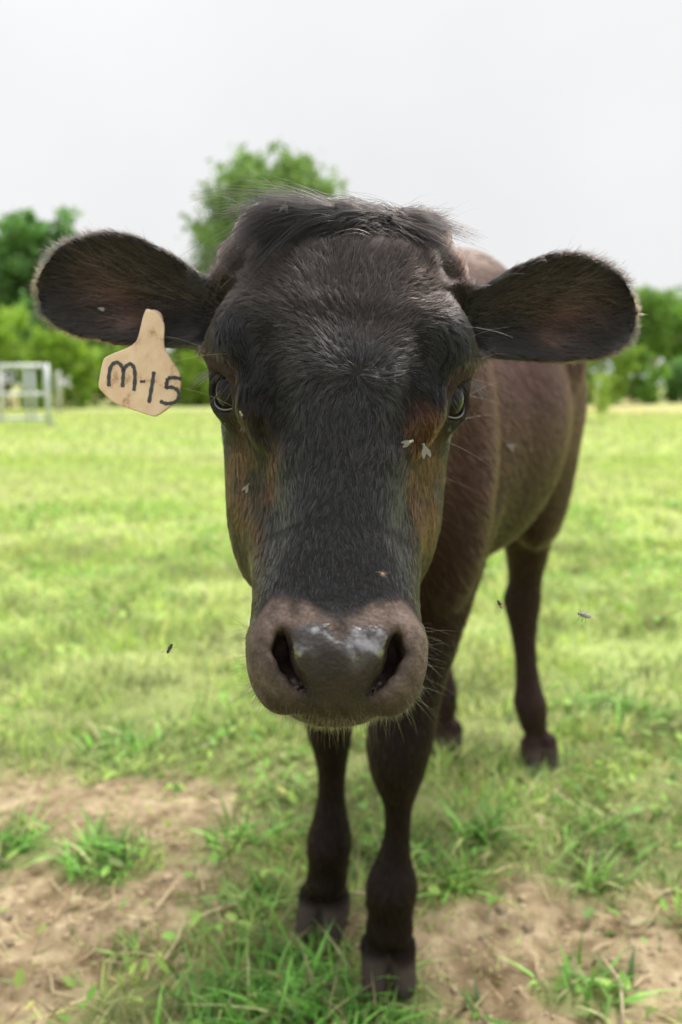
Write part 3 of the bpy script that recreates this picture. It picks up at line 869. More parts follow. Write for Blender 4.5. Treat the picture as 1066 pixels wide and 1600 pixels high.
# settle the vertices on the surface
d0 = sdf_cow(CV); e = .0010
gr = np.stack([sdf_cow(CV + np.eye(3)[k] * e) - d0 for k in range(3)], 1) / e
stp = np.clip(d0 / np.maximum((gr ** 2).sum(1), .05), -.004, .004)
CV = CV - gr * stp[:, None] * .9
nrm = np.zeros_like(CV)
fn = np.cross(CV[CQ[:, 2]] - CV[CQ[:, 0]], CV[CQ[:, 3]] - CV[CQ[:, 1]])
for k in range(4): np.add.at(nrm, CQ[:, k], fn)
CN = nrm / (np.linalg.norm(nrm, axis=1)[:, None] + 1e-12)
print('cow mesh', len(CV), 'verts', round(_t.time() - _t0, 1), 's')

def gauss(q, c, r, rot=None):
    d = (q - np.array(c))
    if rot is not None: d = d @ rot
    return np.exp(-((d / np.array(r)) ** 2).sum(1))

def zone(p):
    """region weights at points on the hide"""
    q = toH(p); qa = q.copy(); qa[:, 0] = np.abs(qa[:, 0])
    e1 = np.minimum(sdf_ear(p.astype(f32), EARS[0]), sdf_ear(p.astype(f32), EARS[1]))
    hd = sdf_head(p.astype(f32))
    ear = sstep(.012, .001, e1) * sstep(-.002, .006, hd)
    head = sstep(.035, .012, hd) * (1 - ear) * (p[:, 1] < .86)
    return q, qa, ear, head

def nose_mask(qa, soft=1.0):
    """1 on the bare wet nose pad between the nostrils"""
    a, b_, c = qa[:, 0], qa[:, 1], qa[:, 2]
    half = np.interp(b_, [-.222, -.212, -.20, -.188, -.177, -.168], [.020, .022, .027, .032, .034, .018])
    top = -.1715 - .010 * sstep(.012, .0, a)
    m = sstep(.004, -.003, a - half) * sstep(.003, -.003, b_ - top) * sstep(-.060, -.048, c) * sstep(-.2225, -.216, b_)
    return m
def muzzle_mask(qa):
    a, b_, c = qa[:, 0], qa[:, 1], qa[:, 2]
    edge = np.interp(a, [0, .012, .024, .036, .045, .056, .07], [-.166, -.164, -.157, -.150, -.152, -.168, -.19])
    return sstep(.005, -.005, b_ - edge + .0016 * wob(qa, 210, 6, 6))

def hide_colour(p, jit=None):
    q, qa, ear, head = zone(p)
    N = len(p)
    body = np.array([.084, .032, .028]) * np.ones((N, 1))
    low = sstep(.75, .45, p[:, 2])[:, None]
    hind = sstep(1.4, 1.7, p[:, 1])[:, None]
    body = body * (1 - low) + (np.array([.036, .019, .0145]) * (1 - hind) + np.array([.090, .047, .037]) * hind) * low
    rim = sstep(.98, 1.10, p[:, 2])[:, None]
    body = body * (1 - .7 * rim) + np.array([.095, .050, .034]) * .7 * rim  # topline paler: rim light put into the coat colour
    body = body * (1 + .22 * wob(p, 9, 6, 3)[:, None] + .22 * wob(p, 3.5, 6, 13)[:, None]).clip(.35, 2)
    body = body * (1 - .35 * sstep(.86, .70, p[:, 2])[:, None])  # lower flank darkened: shade put into the coat colour
    hf = sstep(.066, .052, p[:, 2] + .006 * wob(p, 40, 6, 2))[:, None]
    body = body * (1 - hf) + np.array([.062, .049, .041]) * hf
    # face
    a, b_, c = qa[:, 0], qa[:, 1], qa[:, 2]
    face = np.array([.017, .0155, .0155]) * np.ones((N, 1))
    fo = (sstep(.0, .05, b_ + .012 * wob(q, 60, 5, 7)) * (.45 + .55 * sstep(.015, .06, a)))[:, None]
    face = face * (1 - fo) + np.array([.044, .030, .0245]) * fo
    tem = gauss(qa, (.088, .10, -.04), (.028, .035, .05))[:, None] * .8
    face = face * (1 - tem) + np.array([.060, .040, .032]) * tem
    face = np.maximum(face, 0) + np.array([.022, .0215, .024]) * (sstep(.05, -.05, b_) * sstep(.058, .045, a))[:, None]  # bridge hair greyer: dusty tone plus sheen put into the colour
    brow = np.clip(gauss(qa, (.080, .034, -.03), (.027, .036, .06)) * 1.4, 0, 1)[:, None]
    face = face * (1 - brow) + np.array([.020, .0195, .021]) * brow
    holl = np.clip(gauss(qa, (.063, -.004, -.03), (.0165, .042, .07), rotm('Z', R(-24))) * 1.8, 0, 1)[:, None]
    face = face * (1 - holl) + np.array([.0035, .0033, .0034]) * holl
    ck = (sstep(.0, -.018, b_ + .15 * (a - .07)) * sstep(-.13, -.07, b_) * sstep(.039, .054, a + .12 * (b_ + .06) + .004 * wob(q, 110, 5, 11)) * sstep(-.008, -.026, c))[:, None]
    ck = np.clip(ck * (1 + .35 * wob(q, 70, 5, 3)[:, None]), 0, 1)
    ck = ck * (.12 + .88 * sstep(-.7, .7, wob(q, 62, 6, 16) + .5 * wob(q, 170, 6, 5)))[:, None]
    face = face * (1 - ck) + np.array([.098, .035, .020]) * ck
    lo = (sstep(-.085, -.115, b_) * sstep(.043, .052, a) * (c < -.012))[:, None] * .8 * (.5 + .5 * sstep(-.7, .7, wob(q, 80, 6, 20)))[:, None]
    face = face * (1 - lo) + np.array([.060, .040, .031]) * lo
    tear = np.clip(gauss(qa, (.0655, -.070, -.030), (.0065, .034, .03), rotm('Z', R(-6))) * 2.2, 0, 1)[:, None] * np.where(q[:, 0] < 0, 1.0, .45)[:, None]
    face = face * (1 - tear) + np.array([.005, .004, .004]) * tear
    bk = sstep(-.10, -.16, c)[:, None] * (b_ > -.15)[:, None]
    face = face * (1 - bk) + np.array([.020, .0135, .0115]) * bk
    mz = muzzle_mask(qa)[:, None]
    mcol = (np.array([.128, .094, .080]) + np.array([.015, .010, .008]) * sstep(-.190, -.170, b_)[:, None]) * (1 + .20 * wob(q, 190, 6, 4)[:, None] + .16 * wob(q, 620, 6, 9)[:, None]).clip(.3, 2)
    dk = np.maximum(sstep(-.200, -.228, b_), .75 * gauss(qa, (.034, -.192, -.02), (.010, .018, .05)))[:, None]
    mcol = mcol * (1 - .85 * dk) + np.array([.030, .019, .014]) * .85 * dk
    vee = gauss(qa, (0, -.170, -.01), (.007, .010, .05))[:, None]
    mcol = mcol * (1 - .8 * vee) + np.array([.02, .017, .016]) * .8 * vee
    face = face * (1 - mz) + mcol * mz
    nz = nose_mask(qa)[:, None]
    ncol = np.array([.026, .017, .014]) * (1 + .2 * wob(q, 120, 6, 10)[:, None])
    face = face * (1 - nz) + ncol * nz
    # lids and horn buds
    ed = toEye(qa)
    lid = .8 * (sstep(.029, .021, np.linalg.norm(ed[:, :2] * np.array([.85, 1.0]), axis=1)) * (ed[:, 2] > .004))[:, None]
    face = face * (1 - lid) + np.array([.085, .050, .040]) * lid * (.35 + .65 * sstep(-.004, .008, ed[:, 1])[:, None]) + np.array([.07, .062, .060]) * lid * (1 - sstep(-.004, .008, ed[:, 1])[:, None]) * .5
    hb = np.clip(gauss(qa, (.092, .118, -.036), (.011, .014, .016)) * 1.2, 0, 1)[:, None]
    face = face * (1 - hb) + np.array([.105, .060, .046]) * hb
    # ears
    ec = np.array([.0125, .0105, .0100]) * np.ones((N, 1))
    for E in EARS:
        r_ = ear_local(p, E); u = r_[:, 0] / E['L']; w = (r_[:, 1] - ear_mid(u)) / np.maximum(ear_half(u), .006)
        me_ = (np.abs(r_[:, 2]) < .04) & (u > -.1) & (u < 1.15) & (np.sign(q[:, 0]) == E['side'])
        inn = me_ * (np.exp(-((u - .60) / .20) ** 2 - ((w - .0) / .40) ** 2) * .9)
        edge = me_ * np.maximum(1.6 * sstep(.90, 1.02, -w) * sstep(.3, .5, u), .35 * sstep(.975, 1.01, u))
        skin = me_ * np.clip(np.exp(-((u - .62) / .10) ** 2 - ((w + .02) / .22) ** 2) + np.exp(-((u - .48) / .08) ** 2 - ((w + .45) / .2) ** 2) * .8, 0, 1)
        ec = ec * (1 - inn[:, None]) + np.array([.050, .026, .020]) * inn[:, None]
        ec = ec * (1 - skin[:, None]) + np.array([.17, .092, .075]) * skin[:, None]
        ec = ec * (1 - edge[:, None]) + np.array([.105, .060, .032]) * edge[:, None]  # golden lower fringe: backlight put into the hair colour
    out = body * (1 - head[:, None]) + face * head[:, None]
    out = out * (1 - ear[:, None]) + ec * ear[:, None]
    return out.clip(.003, .6), q, qa, ear, head

ccol, cq, cqa, cear, chead = hide_colour(CV)
wet = nose_mask(cqa) * chead * (.30 + .70 * sstep(-.198, -.186, cqa[:, 1] + .25 * np.abs(cqa[:, 0] - .02) + .0035 * wob(cq, 260, 6, 2)) * sstep(-1.2, .3, wob(cq, 150, 6, 8) + 25 * (cqa[:, 0] - .012)))
nb_ = gauss(cqa, (.034, -.202, -.028), (.010, .010, .02)) * chead
wet = np.clip(np.maximum(wet, nb_ * 1.0 * (cqa[:, 1] < -.19)), 0, 1)

m_hide, n, l, b = new_mat('cow_hide')
at_c = n.new('ShaderNodeAttribute'); at_c.attribute_name = 'tone'
at_w = n.new('ShaderNodeAttribute'); at_w.attribute_name = 'wet'
tc = n.new('ShaderNodeTexCoord')
vo = n.new('ShaderNodeTexVoronoi'); vo.inputs['Scale'].default_value = 300
nz1 = n.new('ShaderNodeTexNoise'); nz1.inputs['Scale'].default_value = 420; nz1.inputs['Detail'].default_value = 4
nz2 = n.new('ShaderNodeTexNoise'); nz2.inputs['Scale'].default_value = 90; nz2.inputs['Detail'].default_value = 5
for v_ in (vo, nz1, nz2): l.new(tc.outputs['Object'], v_.inputs['Vector'])
vm = n.new('ShaderNodeMixRGB'); vm.blend_type = 'MULTIPLY'; vm.inputs['Fac'].default_value = .55
cr = n.new('ShaderNodeValToRGB'); cr.color_ramp.elements[0].position = .3; cr.color_ramp.elements[0].color = (.45, .42, .4, 1); cr.color_ramp.elements[1].position = .7; cr.color_ramp.elements[1].color = (1.25, 1.25, 1.25, 1)
l.new(nz1.outputs['Fac'], cr.inputs['Fac']); l.new(at_c.outputs['Color'], vm.inputs[1]); l.new(cr.outputs['Color'], vm.inputs[2])
l.new(vm.outputs[0], b.inputs['Base Color'])
wr = n.new('ShaderNodeMapRange'); wr.inputs['From Min'].default_value = 0; wr.inputs['From Max'].default_value = 1; wr.inputs['To Min'].default_value = .62; wr.inputs['To Max'].default_value = .16
nadd = n.new('ShaderNodeMath'); nadd.operation = 'MULTIPLY'
nr2 = n.new('ShaderNodeMapRange'); nr2.inputs['From Min'].default_value = .35; nr2.inputs['From Max'].default_value = .6; nr2.inputs['To Min'].default_value = .55; nr2.inputs['To Max'].default_value = 1
l.new(nz2.outputs['Fac'], nr2.inputs['Value']); l.new(at_w.outputs['Fac'], nadd.inputs[0]); l.new(nr2.outputs[0], nadd.inputs[1])
l.new(nadd.outputs[0], wr.inputs['Value']); l.new(wr.outputs[0], b.inputs['Roughness'])
sl = n.new('ShaderNodeMapRange'); sl.inputs['From Min'].default_value = 0; sl.inputs['From Max'].default_value = 1; sl.inputs['To Min'].default_value = .12; sl.inputs['To Max'].default_value = .9
l.new(at_w.outputs['Fac'], sl.inputs['Value']); l.new(sl.outputs[0], b.inputs['Specular IOR Level'])
nz3 = n.new('ShaderNodeTexNoise'); nz3.inputs['Scale'].default_value = 130; nz3.inputs['Detail'].default_value = 6; l.new(tc.outputs['Object'], nz3.inputs['Vector'])
sm_ = n.new('ShaderNodeMath'); sm_.operation = 'MULTIPLY_ADD'; sm_.inputs[1].default_value = .62; l.new(at_w.outputs['Fac'], sm_.inputs[0]); l.new(nz3.outputs['Fac'], sm_.inputs[2])
pw_ = n.new('ShaderNodeMapRange'); pw_.inputs['From Min'].default_value = 1.00; pw_.inputs['From Max'].default_value = 1.30; l.new(sm_.outputs[0], pw_.inputs['Value']); l.new(pw_.outputs[0], b.inputs['Coat Weight']); b.inputs['Coat Roughness'].default_value = .12; b.inputs['Coat IOR'].default_value = 3.0
bp1 = n.new('ShaderNodeBump'); bp1.inputs['Strength'].default_value = .40; bp1.inputs['Distance'].default_value = .0012
l.new(vo.outputs['Distance'], bp1.inputs['Height'])
bp2 = n.new('ShaderNodeBump'); bp2.inputs['Strength'].default_value = .55; bp2.inputs['Distance'].default_value = .004
l.new(nz2.outputs['Fac'], bp2.inputs['Height']); l.new(bp1.outputs[0], bp2.inputs['Normal'])
l.new(bp2.outputs[0], b.inputs['Normal'])

cow = empty('cow', (float(F0[0]), float(F0[1]), 0))
tag(cow, 'dark brown young cow facing the camera with its head lowered', 'cow')
OFF = np.array([F0[0], F0[1], 0])
bare = np.clip(np.maximum(muzzle_mask(cqa) * chead, sstep(.066, .052, CV[:, 2])), 0, 1)[:, None]
ccol = ccol * (.45 + .55 * bare)        # skin under the coat darkened: shade between strands put into its colour
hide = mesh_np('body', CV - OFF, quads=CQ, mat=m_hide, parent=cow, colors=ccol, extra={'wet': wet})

# ------------------------------------------------------------------ hair
m_hair = bpy.data.materials.new('coat_hair')
m_hair.use_nodes = True
n, l = m_hair.node_tree.nodes, m_hair.node_tree.links
n.clear()
ho = n.new('ShaderNodeOutputMaterial'); hb_ = n.new('ShaderNodeBsdfHairPrincipled'); ha = n.new('ShaderNodeAttribute'); ha.attribute_name = 'strand_tone'
try: hb_.model = 'CHIANG'
except Exception: pass
hb_.parametrization = 'COLOR'
l.new(ha.outputs['Color'], hb_.inputs['Color'])
hb_.inputs['Roughness'].default_value = .24
hb_.inputs['Radial Roughness'].default_value = .32
hb_.inputs['Random Roughness'].default_value = .4
hb_.inputs['IOR'].default_value = 1.38
l.new(hb_.outputs[0], ho.inputs['Surface'])

def hair_object(name, P, rad_root, rad_tip, col, parent=cow, off=OFF):
    """P: (N, K, 3) points"""
    N, K = P.shape[:2]
    hc = bpy.data.hair_curves.new(name)
    hc.add_curves([K] * N)
    hc.attributes['position'].data.foreach_set('vector', (P - off).astype(np.float32).reshape(-1))
    ra = hc.attributes.get('radius') or hc.attributes.new('radius', 'FLOAT', 'POINT')
    t = np.linspace(0, 1, K)[None]
    rr_ = np.asarray(rad_root).reshape(-1, 1) * (1 - t) + np.asarray(rad_tip).reshape(-1, 1) * t
    rr_ = np.broadcast_to(rr_, (N, K))
    ra.data.foreach_set('value', np.ascontiguousarray(rr_, np.float32).reshape(-1))
    ca = hc.attributes.new('strand_tone', 'FLOAT_COLOR', 'CURVE')
    c4 = np.ones((N, 4), np.float32); c4[:, :3] = col
    ca.data.foreach_set('color', c4.reshape(-1))
    hc.materials.append(m_hair)
    o = bpy.data.objects.new(name, hc)
    COL.objects.link(o); o.parent = parent
    return o

TRI = np.concatenate([CQ[:, [0, 1, 2]], CQ[:, [0, 2, 3]]])
tar = np.linalg.norm(np.cross(CV[TRI[:, 1]] - CV[TRI[:, 0]], CV[TRI[:, 2]] - CV[TRI[:, 0]]), axis=1) / 2
tcen = CV[TRI].mean(1)
def scatter(count, weight):
    w = tar * weight; w = w / w.sum()
    k = RNG.choice(len(TRI), count, p=w)
    u = RNG.random((count, 2)); s_ = u.sum(1) > 1; u[s_] = 1 - u[s_]
    t = TRI[k]
    p = CV[t[:, 0]] + (CV[t[:, 1]] - CV[t[:, 0]]) * u[:, :1] + (CV[t[:, 2]] - CV[t[:, 0]]) * u[:, 1:]
    nn = CN[t[:, 0]] * (1 - u.sum(1))[:, None] + CN[t[:, 1]] * u[:, :1] + CN[t[:, 2]] * u[:, 1:]
    return p, nn / (np.linalg.norm(nn, axis=1)[:, None] + 1e-9)

WH = np.array([.008, .002])     # whorl on the forehead
def flow(p, nn, q, qa, ear, head):
    N = len(p)
    sg = np.sign(q[:, 0] + 1e-9)
    # body and legs
    v = BE[None] * .75 + np.array([0, 0, -.55])
    lg = sstep(.62, .5, p[:, 2])[:, None]
    v = v * (1 - lg) + np.array([0, 0, -1.0]) * lg + np.zeros((N, 1))
    # face: streams away from the whorl
    da, db = q[:, 0] - WH[0], q[:, 1] - WH[1]
    rr_ = np.sqrt(da ** 2 + db ** 2) + 1e-5
    ra_, rb_ = da / rr_, db / rr_
    dn = sstep(.0, -.03, db)
    fa = ra_ * (1 - dn) + (ra_ * .35 + .12 * sg) * dn; fb = rb_ * (1 - dn) + (-1.0) * dn
    up = sstep(.01, .05, db)
    fa = fa * (1 - up) + (ra_ * 1.25) * up; fb = fb * (1 - up) + (rb_ * .8 + .05) * up
    # swirl close to the whorl
    sw = np.exp(-(rr_ / .012) ** 2) * .5
    fa, fb = fa - db / rr_ * sw, fb + da / rr_ * sw
    fc = np.zeros(N)
    # brow: hair arcs outwards and down along the ridge
    bw = np.clip(gauss(qa, (.078, .02, -.03), (.026, .04, .06)) * 1.3, 0, 1)
    fa = fa * (1 - bw) + (.15 * sg) * bw; fb = fb * (1 - bw) - 1.0 * bw; fc = fc * (1 - bw) - .3 * bw
    # cheeks: down and back
    ck = sstep(.045, .06, qa[:, 0]) * sstep(.0, -.02, q[:, 1]) * sstep(-.02, -.035, q[:, 2])
    fa = fa * (1 - ck) + .1 * sg * ck; fb = fb * (1 - ck) - .85 * ck; fc = fc * (1 - ck) - .45 * ck
    mz = muzzle_mask(qa)
    fa = fa * (1 - mz) + .8 * sg * sstep(0, .03, qa[:, 0]) * mz; fb = fb * (1 - mz) - .7 * mz
    ang = wob(p, 75, 6, 5) * .24 + wob(p, 190, 6, 12) * .16
    ca_, sa_ = np.cos(ang), np.sin(ang)
    fa, fb = fa * ca_ - fb * sa_, fa * sa_ + fb * ca_
    vf = np.stack([fa, fb, fc], 1) @ HR.T
    v = v * (1 - head[:, None]) + vf * head[:, None]
    # ears: outwards along the ear, fanning to the rim
    for E in EARS:
        r_ = ear_local(p, E); u = r_[:, 0] / E['L']
        w = (r_[:, 1] - ear_mid(u)) / np.maximum(ear_half(u), .006)
        ve = np.stack([np.ones(N) * .9, np.clip(w, -1.2, 1.2) * .5 - .12, np.zeros(N)], 1) @ E['M'].T
        m = (ear * (np.sign(q[:, 0]) == E['side']))[:, None]
        v = v * (1 - m) + ve * m
    v = v - (v * nn).sum(1)[:, None] * nn
    return v / (np.linalg.norm(v, axis=1)[:, None] + 1e-9)

def comb(p, nn, v, L, lift, K=5, clump=.45, per=9, jit=.16, curl=.0):
    N = len(p)
    side = np.cross(nn, v)
    v = v + side * RNG.normal(0, jit, N)[:, None]
    t = np.linspace(0, 1, K)
    P = p[:, None] - nn[:, None] * .0006 + (v * L[:, None])[:, None] * t[None, :, None] + (nn * (L * lift)[:, None])[:, None] * (t * 1.25 - .75 * t * t)[None, :, None]
    if curl:
        P += (side * (L * RNG.normal(0, curl, N))[:, None])[:, None] * (t * t)[None, :, None]
    if clump:
        nc = max(1, N // per)
        ci = RNG.choice(N, nc, replace=False)
        kd = KDTree(nc)
        for j, i in enumerate(ci): kd.insert(p[i], j)
        kd.balance()
        near = np.fromiter((kd.find(x)[1] for x in p.tolist()), int, N)
        g_ = ci[near]
        shift = (P[g_] - P) * (t ** 1.3)[None, :, None] * (clump * RNG.uniform(.4, 1.2, N))[:, None, None]
        P = P + shift
    return P

# --- coat on head and ears
tq = toH(tcen); tqa = tq.copy(); tqa[:, 0] = np.abs(tqa[:, 0])
_, _, tear_, thead = zone(tcen)
w_nose = nose_mask(tqa); w_mz = muzzle_mask(tqa)
ted = toEye(tqa)
in_eye = (np.linalg.norm(ted[:, :2] * np.array([.85, 1.0]), axis=1) < .0235) & (ted[:, 2] > .0)
in_nostril = (tqa[:, 0] > .022) & (tqa[:, 0] < .05) & (tqa[:, 1] < -.168) & (tqa[:, 1] > -.21) & (sdf_head((tcen + CN[TRI[:, 0]] * .012).astype(f32)) < .0085) & (thead > .5)
wt_head = (thead + 0) * (1 - w_nose) * (1 - .45 * w_mz) * (~in_eye) * (~in_nostril)
front = sstep(.45, -.15, (CN[TRI[:, 0]] * np.array([0, 1.0, 0])).sum(1)) * .9 + .1
wt = wt_head * front * (tcen[:, 1] < .84)
p, nn = scatter(135000, wt)
col, q, qa, ear, head = hide_colour(p)
v = flow(p, nn, q, qa, ear, np.ones(len(p)))
mz = muzzle_mask(qa)
L = .0100 - .0025 * sstep(-.06, -.14, q[:, 1]) + .0035 * sstep(.05, .12, q[:, 1])
L = L * (1 - mz) + .0022 * mz
ed = toEye(qa); nl = np.linalg.norm(ed, axis=1)
L = np.where(nl < .036, L * .45, L)
L = L * RNG.uniform(.65, 1.25, len(p))
lift = .13 + .10 * RNG.random(len(p)) + .15 * np.exp(-(((q[:, 0] - WH[0]) ** 2 + (q[:, 1] - WH[1]) ** 2) / .016 ** 2))
P = comb(p, nn, v, L, lift, 5, .75, 12, .15)
tone = col * np.exp(RNG.normal(-.35, .9, (len(p), 1))).clip(.05, 4)
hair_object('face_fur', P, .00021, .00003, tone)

# --- coat on ears
wt = tear_ * (tcen[:, 1] < .80)
for E in EARS:
    r_ = ear_local(tcen, E); u = r_[:, 0] / E['L']; w = (r_[:, 1] - ear_mid(u)) / np.maximum(ear_half(u), .006)
    fr_ = ((CN[TRI[:, 0]] @ E['M'][:, 2]) > .3) & (np.sign(tq[:, 0]) == E['side'])
    wt = wt * (1 - fr_ * .93 * np.exp(-((u - .55) / .16) ** 2 - ((w + .15) / .38) ** 2))
p, nn = scatter(36000, wt)
col, q, qa, ear, head = hide_colour(p)
v = flow(p, nn, q, qa, np.ones(len(p)), np.zeros(len(p)))
L = np.full(len(p), .016); rimw = np.zeros(len(p)); inner = np.zeros(len(p))
for E in EARS:
    r_ = ear_local(p, E); u = r_[:, 0] / E['L']; w = (r_[:, 1] - ear_mid(u)) / np.maximum(ear_half(u), .006)
    me_ = (np.sign(q[:, 0]) == E['side'])
    rimw = np.maximum(rimw, me_ * np.maximum(sstep(.75, 1.0, np.abs(w)), sstep(.86, 1, u)))
    inner = np.maximum(inner, me_ * np.exp(-((u - .5) / .3) ** 2 - ((w - .35) / .35) ** 2) * ((nn @ E['M'][:, 2]) > 0))
L = (L * (1 - .42 * rimw) + .022 * inner * (RNG.random(len(p)) < .35)) * RNG.uniform(.6, 1.25, len(p))
P = comb(p, nn, v, L, .20 + .14 * rimw * RNG.random(len(p)) + .3 * inner, 6, .5, 9, .22, .25)
brn = np.clip(1.4 * inner * (RNG.random(len(p)) < .38), 0, 1)[:, None]
col = col * (1 - brn) + np.array([.30, .16, .095]) * brn
hair_object('ear_fur', P, .00016, .00003, col * np.exp(RNG.normal(-.2, .5, (len(p), 1))))

# --- coat on body, neck and legs
wt = (1 - thead) * (1 - tear_) * (tcen[:, 2] > .060)
p, nn = scatter(110000, wt)
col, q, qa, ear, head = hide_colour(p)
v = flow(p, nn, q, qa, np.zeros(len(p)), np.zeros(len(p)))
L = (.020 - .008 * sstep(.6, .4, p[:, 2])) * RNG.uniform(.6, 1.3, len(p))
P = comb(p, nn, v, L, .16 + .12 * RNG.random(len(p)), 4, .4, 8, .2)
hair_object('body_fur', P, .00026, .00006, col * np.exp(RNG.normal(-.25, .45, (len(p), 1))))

# --- forelock: a parted roll of long hair across the poll
def surf(pts_local):
    """push head-frame points out to the hide"""
    p_ = HO + pts_local @ HR.T
    for _ in range(8):
        e = .001
        d0 = sdf_cow(p_); g_ = np.stack([sdf_cow(p_ + np.eye(3)[k] * e) - sdf_cow(p_ - np.eye(3)[k] * e) for k in range(3)], 1) / (2 * e)
        g_ /= np.linalg.norm(g_, axis=1)[:, None] + 1e-9
        p_ = p_ - g_ * d0[:, None] * .8
    return p_, g_
NF = 5200
aa = RNG.uniform(-.062, .062, NF); bb_ = .149 + RNG.normal(0, .009, NF) - .3 * np.maximum(0, np.abs(aa) - .06)
root_l = np.stack([aa, bb_, np.full(NF, -.012)], 1)
pr, gn = surf(root_l)
part_at = .034
left = aa < part_at + RNG.normal(0, .006, NF)
sgn = np.where(left, -1.0, 1.0)
L = np.where(left, RNG.uniform(.03, .068, NF), RNG.uniform(.018, .042, NF)) * np.where(left, np.interp(aa, [-.07, -.01], [.38, 1.0]), np.interp(aa, [.03, .07], [.9, .45]))
ga = RNG.uniform(-.070, .070, 150); gid = np.array([int(np.argsort(np.abs(ga - x_))[RNG.integers(0, 3)]) for x_ in aa]); grnd = RNG.normal(size=(150, 6))
gr_ = grnd[gid] * 1.15 + RNG.normal(size=(NF, 6)) * .2
pr = pr + (ga[gid] - aa)[:, None] * HR[:, 0] * .5
L = np.minimum(L * np.exp(.28 * grnd[gid, 5]), np.where(left, .022 + .85 * np.maximum(0, aa + .085), .05))
K = 9
t = np.linspace(0, 1, K)[None]
ax_ = sgn[:, None] * (.22 * t + .62 * t ** 1.4) * L[:, None] * (1 + .30 * gr_[:, :1]).clip(.25, 1.6)
up_ = (.34 * t - (.72 + .30 * gr_[:, 1:2]) * t ** 2) * L[:, None] * .78
out_ = (.50 * t - .36 * t ** 2) * L[:, None] * (.50 + .20 * gr_[:, 2:3])
wv = np.sin(t * 5 + gr_[:, 3:4] * 2) * .0035 * t - .012 * t ** 2 * (np.abs(gr_[:, 4:5]) > 1.1)
P = pr[:, None] + ax_[..., None] * HR[:, 0] + (up_ + wv)[..., None] * HR[:, 1] + (out_ + .003 * t)[..., None] * HR[:, 2]
colr = np.where(RNG.random((NF, 1)) < .2, np.array([[.018, .011, .009]]), np.array([[.0045, .004, .004]])) * np.exp(RNG.normal(-.1, .5, (NF, 1)))
hair_object('forelock', P, .00021, .000035, colr)
# stray wisps standing off the roll
NW = 80
aa = RNG.uniform(-.085, .085, NW); pr, gn = surf(np.stack([aa, .150 + RNG.normal(0, .01, NW), np.full(NW, -.02)], 1))
Lw = RNG.uniform(.012, .032, NW); t = np.linspace(0, 1, 6)[None]
sg = np.sign(aa - part_at)
P = pr[:, None] + (sg[:, None] * (.5 * t + .3 * t * t + RNG.normal(0, .15, (NW, 1)) * t) * Lw[:, None])[..., None] * HR[:, 0] + ((.75 * t - .35 * t * t) * Lw[:, None])[..., None] * HR[:, 1] + ((.25 * t + RNG.normal(0, .2, (NW, 1)) * t) * Lw[:, None])[..., None] * HR[:, 2]
hair_object('forelock_wisps', P, .00009, .00002, np.repeat([[.03, .022, .02]], NW, 0))

# --- whiskers on muzzle and brows
def whiskers(name, n_, pick, Lr, droop, rad, col):
    w_ = pick.astype(float)
    p_, nn_ = scatter(n_, w_)
    q_ = toH(p_)
    sg_ = np.sign(q_[:, 0])
    L_ = RNG.uniform(*Lr, n_)
    d_ = nn_ * .9 + RNG.normal(0, .25, (n_, 3)) + np.array([0, 0, droop])
    d_ /= np.linalg.norm(d_, axis=1)[:, None]
    t_ = np.linspace(0, 1, 6)
    P_ = p_[:, None] + (d_ * L_[:, None])[:, None] * t_[None, :, None] + np.array([0, 0, -.35])[None, None] * (L_[:, None] * t_[None] ** 2)[..., None] * .5
    return hair_object(name, P_, rad, rad * .25, np.repeat([col], n_, 0) * RNG.uniform(.6, 1.5, (n_, 1)))
side_sel = (tqa[:, 1] < -.165) & (tqa[:, 0] > .040) & (thead > .6) & (~in_nostril)
whiskers('muzzle_whiskers', 110, side_sel, (.006, .024), -.05, .00009, (.035, .028, .024))
chin_sel = (tqa[:, 1] < -.212) & (thead > .6) & (tqa[:, 0] < .045)
whiskers('chin_whiskers', 110, chin_sel, (.005, .018), -.5, .00008, (.030, .022, .016))
fuzz_sel = (tqa[:, 1] < -.206) & (thead > .6)
whiskers('chin_fuzz', 3000, fuzz_sel, (.0015, .0045), -.4, .00006, (.04, .028, .02))
brow_sel = (np.abs(tqa[:, 0] - .1) < .02) & (np.abs(tqa[:, 1] - .03) < .04) & (thead > .6)
whiskers('brow_whiskers', 16, brow_sel, (.03, .055), .05, .00010, (.32, .29, .26))

# ------------------------------------------------------------------ eyes
m_eye, n, l, b = new_mat('eyeball')
tc = n.new('ShaderNodeTexCoord'); sp = n.new('ShaderNodeSeparateXYZ'); l.new(tc.outputs['Object'], sp.inputs[0])
ln = n.new('ShaderNodeVectorMath'); ln.operation = 'LENGTH'
mp = n.new('ShaderNodeMapping'); mp.inputs['Scale'].default_value = (1, 1.0, 0); l.new(tc.outputs['Object'], mp.inputs['Vector']); l.new(mp.outputs[0], ln.inputs[0])
cr = n.new('ShaderNodeValToRGB'); e = cr.color_ramp.elements
e[0].position, e[0].color = .50, (.004, .004, .005, 1); e[1].position, e[1].color = .93, (.012, .009, .008, 1)
k = e.new(.60); k.color = (.016, .010, .007, 1); k = e.new(.84); k.color = (.014, .010, .008, 1)
mr = n.new('ShaderNodeMath'); mr.operation = 'DIVIDE'; mr.inputs[1].default_value = EYE_R
l.new(ln.outputs['Value'], mr.inputs[0]); l.new(mr.outputs[0], cr.inputs['Fac']); l.new(cr.outputs['Color'], b.inputs['Base Color'])
b.inputs['Roughness'].default_value = .06
b.inputs['IOR'].default_value = 1.22
m_rim = simple('wet_lid_rim', (.13, .12, .125), .25)
m_lash = m_hair
